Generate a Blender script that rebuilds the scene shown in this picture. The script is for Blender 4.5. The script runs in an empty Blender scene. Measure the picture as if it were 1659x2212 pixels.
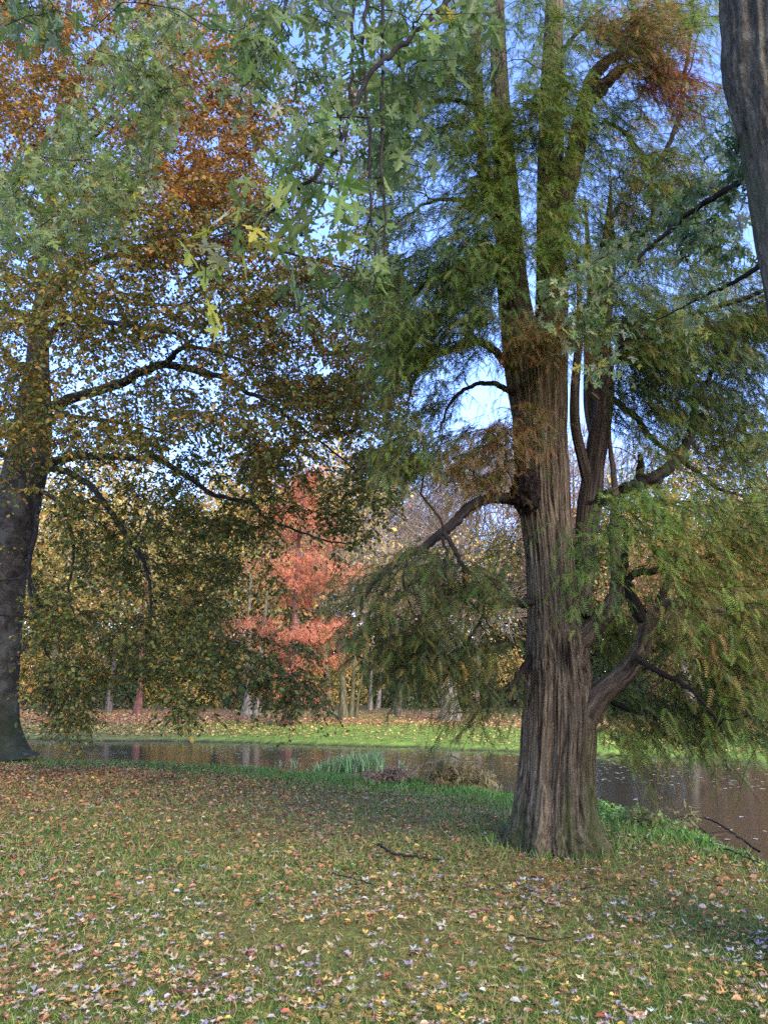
import bpy, math
import numpy as np
from mathutils import Vector
from mathutils.geometry import tessellate_polygon

SC = bpy.context.scene
COL = SC.collection
rad = math.radians

# ------------------------------------------------------------------ camera model
FPX, CX, CY = 1703.0, 829.5, 1106.0          # measured on the photograph
PITCH = rad(12.0)
EYE = np.array([0.0, 0.0, 1.6])
cp, sp = math.cos(PITCH), math.sin(PITCH)

def ray(x, y):
    u = (np.asarray(x, float) - CX) / FPX
    v = (CY - np.asarray(y, float)) / FPX
    return np.stack([u, cp - v * sp, sp + v * cp], -1)

def P(x, y, Y):
    d = ray(x, y)
    return EYE + d * (np.asarray(Y, float) / d[..., 1])[..., None]

def G(x, y, z=0.0):
    d = ray(x, y)
    return EYE + d * ((z - EYE[2]) / d[..., 2])[..., None]

def proj(p):
    q = np.asarray(p) - EYE
    dep = q[..., 1] * cp + q[..., 2] * sp
    up = -q[..., 1] * sp + q[..., 2] * cp
    dep = np.where(dep > .05, dep, np.nan)
    return CX + FPX * q[..., 0] / dep, CY - FPX * up / dep, dep

def depth(p):
    q = np.asarray(p) - EYE
    return q[..., 1] * cp + q[..., 2] * sp

# ------------------------------------------------------------------ numeric helpers
def nrm(v):
    return v / np.maximum(np.linalg.norm(v, axis=-1, keepdims=True), 1e-9)

def vnoise(p, seed=0):
    """value noise in -1..1 at points p (...,3)"""
    p = np.asarray(p, float)
    i = np.floor(p).astype(np.int64)
    f = p - i
    f = f * f * (3 - 2 * f)
    out = 0
    for dx in (0, 1):
        wx = f[..., 0] if dx else 1 - f[..., 0]
        for dy in (0, 1):
            wy = f[..., 1] if dy else 1 - f[..., 1]
            for dz in (0, 1):
                wz = f[..., 2] if dz else 1 - f[..., 2]
                h = (i[..., 0] + dx) * 374761393 + (i[..., 1] + dy) * 668265263 + (i[..., 2] + dz) * 2147483647 + seed * 974711
                h = (h ^ (h >> 13)) * 1274126177
                h = (h ^ (h >> 16)) & 0xFFFFFF
                out = out + wx * wy * wz * (h / float(0xFFFFFF) * 2 - 1)
    return out

def fbm(p, oct=3, seed=0):
    p = np.asarray(p, float)
    s, a, t = 0, 1.0, 0
    for k in range(oct):
        s = s + a * vnoise(p * (2 ** k), seed + k); t += a; a *= .5
    return s / t

def sstep(a, b, x):
    t = np.clip((x - a) / (b - a), 0, 1)
    return t * t * (3 - 2 * t)

def smooth_path(pts, n):
    """Catmull-Rom through rows of pts (any number of columns)"""
    pts = np.asarray(pts, float)
    q = np.vstack([2 * pts[0] - pts[1], pts, 2 * pts[-1] - pts[-2]])
    m = len(pts) - 1
    t = np.linspace(0, m, n)
    k = np.minimum(t.astype(int), m - 1)
    f = (t - k)[:, None]
    a, b, c, d = q[k], q[k + 1], q[k + 2], q[k + 3]
    return .5 * (2 * b + (c - a) * f + (2 * a - 5 * b + 4 * c - d) * f ** 2 + (3 * b - a - 3 * c + d) * f ** 3)

def in_poly(x, y, poly):
    poly = np.asarray(poly, float)
    c = np.zeros(np.shape(x), bool)
    j = len(poly) - 1
    for i in range(len(poly)):
        xi, yi = poly[i]; xj, yj = poly[j]
        cond = ((yi > y) != (yj > y)) & (x < (xj - xi) * (y - yi) / (yj - yi + 1e-12) + xi)
        c ^= cond
        j = i
    return c

def poly_points(poly, n, rg):
    poly = np.asarray(poly, float)
    lo, hi = poly.min(0), poly.max(0)
    out = np.zeros((0, 2))
    while len(out) < n:
        q = rg.uniform(lo, hi, (n * 2, 2))
        out = np.vstack([out, q[in_poly(q[:, 0], q[:, 1], poly)]])
    return out[:n]

def pick(pal, n, rg, jit=.16):
    """pal: list of (weight, (r,g,b)) -> n colours with jitter (a leaf's own hue)"""
    w = np.array([p[0] for p in pal], float); w /= w.sum()
    c = np.array([p[1] for p in pal], float)
    k = rg.choice(len(pal), n, p=w)
    out = c[k] * np.exp(rg.normal(0, jit, (n, 1))) * np.exp(rg.normal(0, jit * .45, (n, 3)))
    return np.clip(out, .003, .85)

# ------------------------------------------------------------------ mesh buffer
class Buf:
    def __init__(s):
        s.V = []; s.Q = []; s.T = []; s.C = []; s.B = []; s.n = 0
    def add(s, V, Q=None, T=None, C=None, B=None):
        V = np.asarray(V, np.float32).reshape(-1, 3)
        if Q is not None and len(Q): s.Q.append(np.asarray(Q, np.int32).reshape(-1, 4) + s.n)
        if T is not None and len(T): s.T.append(np.asarray(T, np.int32).reshape(-1, 3) + s.n)
        s.V.append(V)
        s.C.append(np.zeros((len(V), 3), np.float32) if C is None else np.asarray(C, np.float32).reshape(-1, 3))
        s.B.append(np.zeros((len(V), 3), np.float32) if B is None else np.asarray(B, np.float32).reshape(-1, 3))
        s.n += len(V)
    def tubes(s, pts, R, sides=5, ref=None, cap=False, fn=None):
        """pts (N,K,3), R (N,K): tubes; fn(theta, along, V) may displace the radius of a single big tube"""
        pts = np.asarray(pts, float); R = np.asarray(R, float)
        if pts.ndim == 2: pts = pts[None]; R = R[None]
        N, K = R.shape
        if N == 0: return
        t = nrm(np.gradient(pts, axis=1))
        if ref is None:
            M = np.einsum('nki,nkj->nij', t, t)
            _, ev = np.linalg.eigh(M)
            rf = ev[:, :, 0][:, None, :] + np.zeros_like(t)
        else:
            rf = np.zeros_like(t) + np.asarray(ref, float)
        u = nrm(np.cross(rf, t)); v = np.cross(t, u)
        th = np.arange(sides) / sides * 2 * np.pi
        L = np.concatenate([np.zeros((N, 1)), np.cumsum(np.linalg.norm(np.diff(pts, axis=1), axis=2), 1)], 1)
        RR = np.repeat(R[:, :, None], sides, 2)
        if fn is not None:
            RR = fn(th[None, None, :] + 0 * RR, L[:, :, None] + 0 * RR, RR)
        cs, sn = np.cos(th)[None, None, :, None], np.sin(th)[None, None, :, None]
        V = pts[:, :, None, :] + RR[..., None] * (u[:, :, None, :] * cs + v[:, :, None, :] * sn)
        off = (np.arange(N) * 7.13)[:, None, None] + 0 * RR
        B = np.stack([R[:, :, None] * cs[..., 0] + off, R[:, :, None] * sn[..., 0] + 0 * RR, L[:, :, None] + 0 * RR], -1)
        idx = np.arange(N * K * sides).reshape(N, K, sides)
        a = idx[:, :-1, :]; b = np.roll(a, -1, 2); d = idx[:, 1:, :]; c = np.roll(d, -1, 2)
        Q = np.stack([a, b, c, d], -1).reshape(-1, 4)
        Tn = None
        Vf = V.reshape(-1, 3); Bf = B.reshape(-1, 3)
        if cap:
            Vf = np.vstack([Vf, pts[:, -1] + t[:, -1] * R[:, -1:] * .35]); Bf = np.vstack([Bf, B[:, -1, 0]])
            ci = N * K * sides + np.arange(N)
            e = idx[:, -1, :]
            Tn = np.stack([e, np.roll(e, -1, 1), np.repeat(ci[:, None], sides, 1)], -1).reshape(-1, 3)
        s.add(Vf, Q, Tn, B=Bf)
    def inst(s, tv, tf, pos, X, Nn, size, col, width=None):
        """copies of a small leaf template: tv (m,3), tf list of quads/tris, X = leaf direction, Nn = leaf normal"""
        pos = np.asarray(pos, float); n = len(pos)
        if n == 0: return
        X = nrm(X); Yv = nrm(np.cross(Nn, X)); Z = np.cross(X, Yv)
        size = np.asarray(size, float) + np.zeros(n)
        wd = 1.0 if width is None else np.asarray(width, float)[:, None, None]
        V = pos[:, None, :] + size[:, None, None] * (tv[None, :, 0:1] * X[:, None, :] + wd * tv[None, :, 1:2] * Yv[:, None, :] + tv[None, :, 2:3] * Z[:, None, :])
        m = len(tv)
        base = (np.arange(n) * m)[:, None, None]
        Q = [f for f in tf if len(f) == 4]; T = [f for f in tf if len(f) == 3]
        s.add(V, (np.array(Q)[None] + base) if Q else None, (np.array(T)[None] + base) if T else None,
              C=np.repeat(col, m, 0))
    def build(s, name, mat, parent=None, smooth=False):
        V = np.vstack(s.V) if s.V else np.zeros((0, 3), np.float32)
        C = np.vstack(s.C); B = np.vstack(s.B)
        if parent is not None:
            V = V - np.array(WORLD_LOC[parent.name], np.float32)
        Q = np.vstack(s.Q) if s.Q else np.zeros((0, 4), np.int32)
        T = np.vstack(s.T) if s.T else np.zeros((0, 3), np.int32)
        me = bpy.data.meshes.new(name)
        me.vertices.add(len(V)); me.vertices.foreach_set('co', V.astype(np.float32).ravel())
        me.loops.add(Q.size + T.size)
        me.loops.foreach_set('vertex_index', np.concatenate([Q.ravel(), T.ravel()]).astype(np.int32))
        me.polygons.add(len(Q) + len(T))
        st = np.concatenate([np.arange(len(Q)) * 4, Q.size + np.arange(len(T)) * 3]).astype(np.int32)
        me.polygons.foreach_set('loop_start', st)
        if smooth: me.polygons.foreach_set('use_smooth', np.ones(len(st), bool))
        if C.any():
            a = me.attributes.new('hue', 'FLOAT_COLOR', 'POINT')
            a.data.foreach_set('color', np.hstack([C, np.ones((len(C), 1), np.float32)]).astype(np.float32).ravel())
        if B.any():
            a = me.attributes.new('bark', 'FLOAT_VECTOR', 'POINT')
            a.data.foreach_set('vector', B.astype(np.float32).ravel())
        me.update(calc_edges=True)
        o = bpy.data.objects.new(name, me); COL.objects.link(o)
        if mat: me.materials.append(mat)
        if parent is not None:
            o.parent = parent
            WORLD_LOC[o.name] = WORLD_LOC[parent.name]
        return o

WORLD_LOC = {}

def tag(o, label=None, cat=None, group=None, kind=None):
    if label: o['label'] = label
    if cat: o['category'] = cat
    if group: o['group'] = group
    if kind: o['kind'] = kind
    return o

def thing(name, loc, label, cat, group=None):
    o = bpy.data.objects.new(name, None); COL.objects.link(o)
    o.location = tuple(float(c) for c in loc); o.empty_display_size = .2
    WORLD_LOC[o.name] = tuple(float(c) for c in loc)
    return tag(o, label, cat, group)

def copy_tree(o, parent=None):
    c = o.copy(); COL.objects.link(c)
    if parent is not None: c.parent = parent
    for ch in list(o.children): copy_tree(ch, c)
    return c

# ------------------------------------------------------------------ materials
def new_mat(name):
    m = bpy.data.materials.new(name); m.use_nodes = True
    nt = m.node_tree; nt.nodes.clear()
    return m, nt, lambda t, **k: mk(nt, t, **k)

def mk(nt, t, **k):
    n = nt.nodes.new(t)
    for a, b in k.items():
        if a.startswith('i_'): n.inputs[a[2:].replace('_', ' ')].default_value = b
        else: setattr(n, a, b)
    return n

def leaf_mat(name, trans=.4, rough=.5, under=None, spec=.35):
    m, nt, N = new_mat(name); L = nt.links.new
    at = N('ShaderNodeAttribute', attribute_name='hue')
    col = at.outputs['Color']
    if under is not None:                     # paler underside of the leaf
        geo = N('ShaderNodeNewGeometry')
        mx = N('ShaderNodeMixRGB'); mx.inputs[2].default_value = (*under, 1)
        mm = N('ShaderNodeMath', operation='MULTIPLY'); mm.inputs[1].default_value = .2
        L(geo.outputs['Backfacing'], mm.inputs[0]); L(mm.outputs[0], mx.inputs[0]); L(col, mx.inputs[1])
        col = mx.outputs[0]
    pr = N('ShaderNodeBsdfPrincipled'); pr.inputs['Roughness'].default_value = rough
    pr.inputs['Specular IOR Level'].default_value = spec
    tr = N('ShaderNodeBsdfTranslucent')
    ms = N('ShaderNodeMixShader'); ms.inputs[0].default_value = trans
    out = N('ShaderNodeOutputMaterial')
    L(col, pr.inputs['Base Color']); L(col, tr.inputs['Color'])
    L(pr.outputs[0], ms.inputs[1]); L(tr.outputs[0], ms.inputs[2]); L(ms.outputs[0], out.inputs[0])
    return m

def bark_mat(name, dark, mid, light, freq=(16, 16, 1.6), bump=.6, dist=.02, moss=None, moss_h=(0, 1), fine=60, patch=None, rough=.85, lichen=None):
    m, nt, N = new_mat(name); L = nt.links.new
    at = N('ShaderNodeAttribute', attribute_name='bark')
    mp = N('ShaderNodeMapping'); mp.inputs['Scale'].default_value = freq
    L(at.outputs['Vector'], mp.inputs['Vector'])
    n1 = N('ShaderNodeTexNoise'); n1.inputs['Scale'].default_value = 1; n1.inputs['Detail'].default_value = 6; n1.inputs['Roughness'].default_value = .65
    n1.inputs['Distortion'].default_value = .9
    L(mp.outputs[0], n1.inputs['Vector'])
    n2 = N('ShaderNodeTexNoise'); n2.inputs['Scale'].default_value = fine; n2.inputs['Detail'].default_value = 3
    L(at.outputs['Vector'], n2.inputs['Vector'])
    n3 = N('ShaderNodeTexNoise'); n3.inputs['Scale'].default_value = 2.2; n3.inputs['Detail'].default_value = 4
    L(at.outputs['Vector'], n3.inputs['Vector'])
    ramp = N('ShaderNodeValToRGB')
    e = ramp.color_ramp.elements
    e[0].position = .34; e[0].color = (*dark, 1); e[1].position = .68; e[1].color = (*light, 1)
    k = e.new(.52); k.color = (*mid, 1)
    L(n1.outputs['Fac'], ramp.inputs[0])
    col = ramp.outputs[0]
    mx = N('ShaderNodeMixRGB', blend_type='OVERLAY'); mx.inputs[0].default_value = .35
    L(col, mx.inputs[1]); L(n2.outputs['Fac'], mx.inputs[2]); col = mx.outputs[0]
    mp6 = N('ShaderNodeMapping'); mp6.inputs['Scale'].default_value = (freq[0] * 2.1, freq[1] * 2.1, freq[2] * 5)
    n6 = N('ShaderNodeTexNoise'); n6.inputs['Scale'].default_value = 1; n6.inputs['Detail'].default_value = 5; n6.inputs['Roughness'].default_value = .7; n6.inputs['Distortion'].default_value = .8
    L(at.outputs['Vector'], mp6.inputs['Vector']); L(mp6.outputs[0], n6.inputs['Vector'])
    m6 = N('ShaderNodeMixRGB', blend_type='OVERLAY'); m6.inputs[0].default_value = .7
    L(col, m6.inputs[1]); L(n6.outputs['Fac'], m6.inputs[2]); col = m6.outputs[0]
    if lichen is not None:
        r3 = N('ShaderNodeValToRGB'); r3.color_ramp.elements[0].position = .52; r3.color_ramp.elements[1].position = .60
        L(n3.outputs['Fac'], r3.inputs[0])
        m3 = N('ShaderNodeMixRGB'); m3.inputs[2].default_value = (*lichen, 1)
        k3 = N('ShaderNodeMath', operation='MULTIPLY'); k3.inputs[1].default_value = .6
        L(r3.outputs[0], k3.inputs[0]); L(k3.outputs[0], m3.inputs[0]); L(col, m3.inputs[1]); col = m3.outputs[0]
    if moss is not None:                      # moss grows in patches near the foot
        geo = N('ShaderNodeNewGeometry')
        sx = N('ShaderNodeSeparateXYZ'); L(geo.outputs['Position'], sx.inputs[0])
        mr = N('ShaderNodeMapRange'); mr.inputs['From Min'].default_value = moss_h[0]; mr.inputs['From Max'].default_value = moss_h[1]
        mr.inputs['To Min'].default_value = 1; mr.inputs['To Max'].default_value = 0
        L(sx.outputs['Z'], mr.inputs['Value'])
        mpm = N('ShaderNodeMapping'); mpm.inputs['Scale'].default_value = (5, 5, .6); L(at.outputs['Vector'], mpm.inputs['Vector'])
        n5 = N('ShaderNodeTexNoise'); n5.inputs['Scale'].default_value = 1; n5.inputs['Detail'].default_value = 5; L(mpm.outputs[0], n5.inputs['Vector'])
        ad = N('ShaderNodeMath', operation='MULTIPLY_ADD'); ad.inputs[1].default_value = .55; L(mr.outputs[0], ad.inputs[0]); L(n5.outputs['Fac'], ad.inputs[2])
        r4 = N('ShaderNodeValToRGB'); r4.color_ramp.elements[0].position = .58; r4.color_ramp.elements[1].position = .78
        sc = N('ShaderNodeMath', operation='MULTIPLY'); sc.inputs[1].default_value = .8
        L(ad.outputs[0], sc.inputs[0]); L(sc.outputs[0], r4.inputs[0])
        m4 = N('ShaderNodeMixRGB'); m4.inputs[2].default_value = (*moss, 1)
        k4 = N('ShaderNodeMath', operation='MULTIPLY'); k4.inputs[1].default_value = .75
        L(r4.outputs[0], k4.inputs[0]); L(k4.outputs[0], m4.inputs[0]); L(col, m4.inputs[1]); col = m4.outputs[0]
    pr = N('ShaderNodeBsdfPrincipled'); pr.inputs['Roughness'].default_value = rough
    pr.inputs['Specular IOR Level'].default_value = .2
    L(col, pr.inputs['Base Color'])
    ad2 = N('ShaderNodeMath', operation='MULTIPLY_ADD'); ad2.inputs[1].default_value = .55
    L(n6.outputs['Fac'], ad2.inputs[0]); L(n1.outputs['Fac'], ad2.inputs[2])
    bp = N('ShaderNodeBump'); bp.inputs['Strength'].default_value = bump; bp.inputs['Distance'].default_value = dist
    L(ad2.outputs[0], bp.inputs['Height']); L(bp.outputs[0], pr.inputs['Normal'])
    out = N('ShaderNodeOutputMaterial'); L(pr.outputs[0], out.inputs[0])
    return m

M = {}
M['beech_leaf'] = leaf_mat('beech_leaf', .42)
M['needle'] = leaf_mat('cypress_needle', .5, .55)
M['maple_leaf'] = leaf_mat('maple_leaf', .5, .45, under=(.28, .35, .16))
M['far_leaf'] = leaf_mat('far_leaf', .3, .6)
M['litter'] = leaf_mat('litter_leaf', .12, .55, spec=.3)
M['grass'] = leaf_mat('grass_blade', .25, .5)
M['beech_bark'] = bark_mat('beech_bark', (.015, .013, .010), (.036, .032, .025), (.078, .071, .057), freq=(5, 5, 5), bump=.35, dist=.01,
                           moss=(.018, .026, .008), moss_h=(-.2, 2.2), lichen=(.075, .08, .065))
M['beech_limb'] = bark_mat('beech_limb', (.010, .009, .008), (.022, .020, .017), (.045, .042, .036), freq=(7, 7, 3), bump=.4, dist=.01)
M['cypress_bark'] = bark_mat('cypress_bark', (.020, .014, .009), (.128, .096, .060), (.26, .205, .132), freq=(36, 36, 2.0), bump=1., dist=.022,
                             moss=(.055, .068, .016), moss_h=(-.5, 1.5))
M['cypress_limb'] = bark_mat('cypress_limb', (.026, .018, .012), (.098, .070, .046), (.185, .140, .098), freq=(24, 24, 1.5), bump=.6, dist=.012)
M['dark_limb'] = bark_mat('dark_limb', (.008, .006, .005), (.022, .017, .013), (.045, .036, .028), freq=(20, 20, 1.8), bump=.5, dist=.01)
M['burl'] = bark_mat('burl', (.006, .004, .003), (.02, .013, .01), (.06, .04, .03), freq=(22, 22, 18), bump=1., dist=.03)
M['maple_bark'] = bark_mat('maple_bark', (.034, .029, .021), (.098, .085, .060), (.18, .160, .115), freq=(18, 18, 4.5), bump=1., dist=.03,
                           moss=None, lichen=(.09, .10, .05))
M['maple_twig'] = bark_mat('maple_twig', (.010, .008, .007), (.02, .016, .013), (.04, .03, .026), freq=(20, 20, 5), bump=.3, dist=.005)
M['far_bark'] = bark_mat('far_bark', (.05, .04, .03), (.11, .09, .07), (.2, .17, .14), freq=(9, 9, 2), bump=.5, dist=.02)
M['pale_bark'] = bark_mat('pale_bark', (.08, .066, .045), (.18, .155, .115), (.30, .27, .21), freq=(8, 8, 5), bump=.4, dist=.02)
M['mossy_bark'] = bark_mat('mossy_bark', (.03, .028, .016), (.085, .08, .038), (.17, .155, .095), freq=(9, 9, 2), bump=.5, dist=.02)
M['red_bark'] = bark_mat('red_bark', (.06, .025, .018), (.14, .06, .045), (.22, .11, .085), freq=(12, 12, 2), bump=.5, dist=.02)
M['pink_twig'] = bark_mat('pink_twig', (.14, .108, .075), (.26, .205, .145), (.38, .31, .225), freq=(8, 8, 3), bump=.2, dist=.01)

# ------------------------------------------------------------------ leaf templates
BEECH_V = np.array([(0, 0, 0), (.28, .28, .05), (.68, .26, .05), (1, 0, -.08), (.68, -.26, .05), (.28, -.28, .05)], float)
BEECH_F = [(0, 3, 2, 1), (0, 5, 4, 3)]
_half = [(0, .0), (-.04, .09), (-.10, .20), (-.24, .33), (-.10, .29), (.02, .22), (.11, .10), (.16, .24), (.12, .38), (.22, .42), (.28, .62), (.37, .68), (.35, .50), (.47, .44), (.38, .34), (.36, .20), (.31, .07),
         (.46, .10), (.52, .26), (.62, .18), (.72, .25), (.76, .12), (.90, .09), (1.0, 0)]
_out = _half + [(a, -b) for a, b in _half[-2:0:-1]]
_tri = tessellate_polygon([[Vector((a, b, 0)) for a, b in _out]])
MAPLE_V = np.array([(a, b, .16 * abs(b) - .28 * a * a - .25 * b * b) for a, b in _out] +
                   [(-.55, .008, .16), (-.55, -.008, .16), (.02, -.012, 0), (.02, .012, 0)], float)
_no = len(_out)
def _ccw(t):
    a, b, c = (np.array(_out[i]) for i in t)
    return t if np.cross(b - a, c - a) > 0 else (t[0], t[2], t[1])
MAPLE_F = [_ccw(tuple(t)) for t in _tri] + [(_no, _no + 1, _no + 2, _no + 3)]
FLATM_V = MAPLE_V[:_no] * np.array([1, 1, .55]); FLATM_F = MAPLE_F[:-1]

def frond_template(pairs=8):
    V, F = [], []
    for k in range(pairs):
        t = .06 + .92 * k / (pairs - 1)
        ln = .27 * (1 - .55 * t) * (.6 + .4 * min(1, t * 4))
        for s_ in (1, -1):
            i = len(V)
            V += [(t - .033, 0, 0), (t + .033, 0, 0), (t + ln * .55, s_ * ln, .03 - .05 * t)]
            F.append((i, i + 1, i + 2) if s_ > 0 else (i + 1, i, i + 2))
    i = len(V)
    V += [(0, -.008, 0), (0, .008, 0), (1, 0, -.06)]; F.append((i, i + 2, i + 1))
    V = np.array(V, float); V[:, 2] -= .18 * V[:, 0] ** 2
    return V, F
FROND_V, FROND_F = frond_template()
FROND2_V, FROND2_F = frond_template(6)
BLADE_V = np.array([(0, -.05, 0), (0, .05, 0), (.5, .035, .04), (.5, -.035, .04), (1, 0, .22)], float)
BLADE_F = [(0, 3, 2, 1), (3, 4, 2)]

# ------------------------------------------------------------------ growing trees
class Skel:
    def __init__(s):
        s.p = np.zeros((0, 3)); s.r = np.zeros(0); s.l = np.zeros(0); s.t = np.zeros((0, 3)); s.k = np.zeros(0, int)
        s.buf = {}
    def add(s, pts, R, limb, l0=0., skip=0):
        L = l0 + np.concatenate([[0], np.cumsum(np.linalg.norm(np.diff(pts, axis=0), axis=1))])
        t = nrm(np.gradient(pts, axis=0))
        s.p = np.vstack([s.p, pts[skip:]]); s.r = np.concatenate([s.r, R[skip:]]); s.l = np.concatenate([s.l, L[skip:]])
        s.t = np.vstack([s.t, t[skip:]]); s.k = np.concatenate([s.k, np.full(len(pts) - skip, limb)])
    def grow(s, targets, rg, wl=.3, r_k=.010, r_min=.003, arch=.12, K=6, jit=.05, minlen=.15, keep=.75, rmax=.09, limbs=None):
        """join every target to the skeleton by a curved branch; returns paths (N,K,3) and the limb each grew from"""
        ok0 = np.ones(len(s.p), bool) if limbs is None else np.isin(s.k, limbs)
        d0 = np.array([np.min(np.linalg.norm(s.p[ok0] - q, axis=1)) for q in targets])
        order = np.argsort(d0)
        paths, rads, ids = [], [], []
        for q in targets[order]:
            dv = np.linalg.norm(s.p - q, axis=1)
            cost = dv + wl * s.l
            if limbs is not None: cost = np.where(np.isin(s.k, limbs), cost, 1e9)
            j = int(np.argmin(cost)); Ln = dv[j]
            if Ln < minlen: Ln = max(Ln, .05)
            p0 = s.p[j]; dirq = (q - p0) / max(Ln, 1e-6)
            d = nrm(s.t[j] * (1 - keep) + dirq * keep)
            c1 = p0 + d * Ln * .35 + np.array([0, 0, arch * Ln])
            c2 = q - dirq * Ln * .3 + np.array([0, 0, arch * Ln])
            t = np.linspace(0, 1, K)[:, None]
            pts = (1 - t) ** 3 * p0 + 3 * (1 - t) ** 2 * t * c1 + 3 * (1 - t) * t * t * c2 + t ** 3 * q
            pts[1:-1] += rg.normal(0, jit * min(Ln, 2.), (K - 2, 3))
            r0 = min(s.r[j] * .75, r_min + r_k * Ln, rmax)
            R = r_min + (max(r0, r_min) - r_min) * (1 - t[:, 0]) ** .8
            s.add(pts, R, s.k[j], s.l[j], skip=1)
            paths.append(pts); rads.append(R); ids.append(s.k[j])
        inv = np.empty_like(order); inv[order] = np.arange(len(order))
        paths = np.array(paths)[inv]; rads = np.array(rads)[inv]; ids = np.array(ids)[inv]
        return paths, rads, ids

def px_path(pts, Y, rr, n, rg=None, wob=0.):
    """limb traced at its own distance: pts (x,y[,Y]) -> smooth world path, radii in metres"""
    q = np.array([P(a[0], a[1], a[2] if len(a) > 2 else Y) for a in pts])
    R = np.interp(np.linspace(0, 1, len(q)), np.linspace(0, 1, len(rr)), rr)
    s = smooth_path(np.hstack([q, R[:, None]]), n)
    if rg is not None and wob:
        s[1:-1, :3] += rg.normal(0, wob, (n - 2, 3))
    return s[:, :3], np.maximum(s[:, 3], .002)

def edge_stem(rows, Y, n):
    """rows of (y, x_left, x_right): trunk centre line and radius"""
    q, R = [], []
    for y, a, b in rows:
        p = P((a + b) / 2, y, Y); q.append(p); R.append((b - a) / 2 / FPX * depth(p))
    s = smooth_path(np.hstack([np.array(q), np.array(R)[:, None]]), n)
    return s[:, :3], s[:, 3]

def bark_fn(flute=0., ffreq=1.6, ridge=.03, rfreq=12, rstretch=.9, base=0., cleft=None, seed=0, lump=.02):
    def fn(th, L, R):
        c, s_ = np.cos(th), np.sin(th)
        n1 = vnoise(np.stack([c * ffreq, s_ * ffreq, L * .25], -1), seed)
        n2 = 1 - 2 * np.abs(vnoise(np.stack([c * rfreq * R * 2 + 9, s_ * rfreq * R * 2, L * rstretch], -1), seed + 3))
        n3 = fbm(np.stack([c * R * 3, s_ * R * 3, L * 1.6], -1), 3, seed + 5)
        out = R * (1 + lump * n3 * 2) + ridge * (n2 - .3) * np.minimum(1, R / .2)
        out = out + R * flute * n1 * (1 + base * np.exp(-L / .9))
        if cleft is not None:
            for a0, w, dp, h in cleft:
                dth = (th - a0 + np.pi) % (2 * np.pi) - np.pi
                out = out - R * dp * np.exp(-(dth / w) ** 2) * np.clip(1 - L / h, 0, 1)
        return out
    return fn

# ------------------------------------------------------------------ terrain
WATER_Z = -.30
_near = [(-60, 26.)] + [tuple(G(x, y, -.10)[:2]) for x, y in
         [(60, 1632), (180, 1637), (330, 1638), (560, 1649), (700, 1664), (870, 1672), (1000, 1690), (1120, 1712), (1290, 1738), (1400, 1764), (1480, 1792), (1560, 1838), (1659, 1882)]] + [(7, 7.6), (14, 4.0), (40, -2.)]
_far = [(-90, 27.5)] + [tuple(G(x, y, WATER_Z)[:2]) for x, y in
        [(a_, b_ + 4) for a_, b_ in [(0, 1594), (150, 1595), (300, 1597), (560, 1602), (900, 1611), (1130, 1621), (1300, 1628), (1500, 1636), (1659, 1644)]]] + [(22, 21), (60, 16.)]
_near = np.array(_near); _far = np.array(_far)
def y_near(x): return np.interp(x, _near[:, 0], _near[:, 1]) + .12 * vnoise(np.stack([x * 1.3, 0 * x, 0 * x], -1), 4)
def y_far(x): return np.interp(x, _far[:, 0], _far[:, 1]) + .22 * vnoise(np.stack([x * .9, 0 * x + 5, 0 * x], -1), 6)
def land_d(x, y):
    dn = (y_near(x) - y) * .86
    df = y - y_far(x)
    return dn, df
def height(x, y):
    x = np.asarray(x, float); y = np.asarray(y, float)
    dn, df = land_d(x, y)
    zn = np.where(dn > 0, WATER_Z + .15 * sstep(0, .45, dn) + .15 * sstep(.2, 4.5, dn), WATER_Z + np.maximum(dn, -1.2) * .9)
    zf = np.where(df > 0, WATER_Z + .12 * sstep(0, .3, df) + .18 * sstep(.5, 5.5, df) + .010 * np.maximum(df - 6, 0), WATER_Z + np.maximum(df, -1.2) * .9)
    z = np.where(dn > 0, zn, np.where(df > 0, zf, np.maximum(zn, zf)))
    on = np.clip(np.maximum(dn, df), 0, 1)
    z = z + on * (.05 * fbm(np.stack([x * .5, y * .5, 0 * x], -1), 2, 11) + .018 * vnoise(np.stack([x * 3, y * 3, 0 * x], -1), 12))
    return z

def ground_point(x, y):
    """the photographed ground point, found on the terrain"""
    p = G(x, y, 0.)
    for _ in range(8): p = .5 * p + .5 * G(x, y, max(float(height(p[0], p[1])), WATER_Z))
    return p

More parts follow.
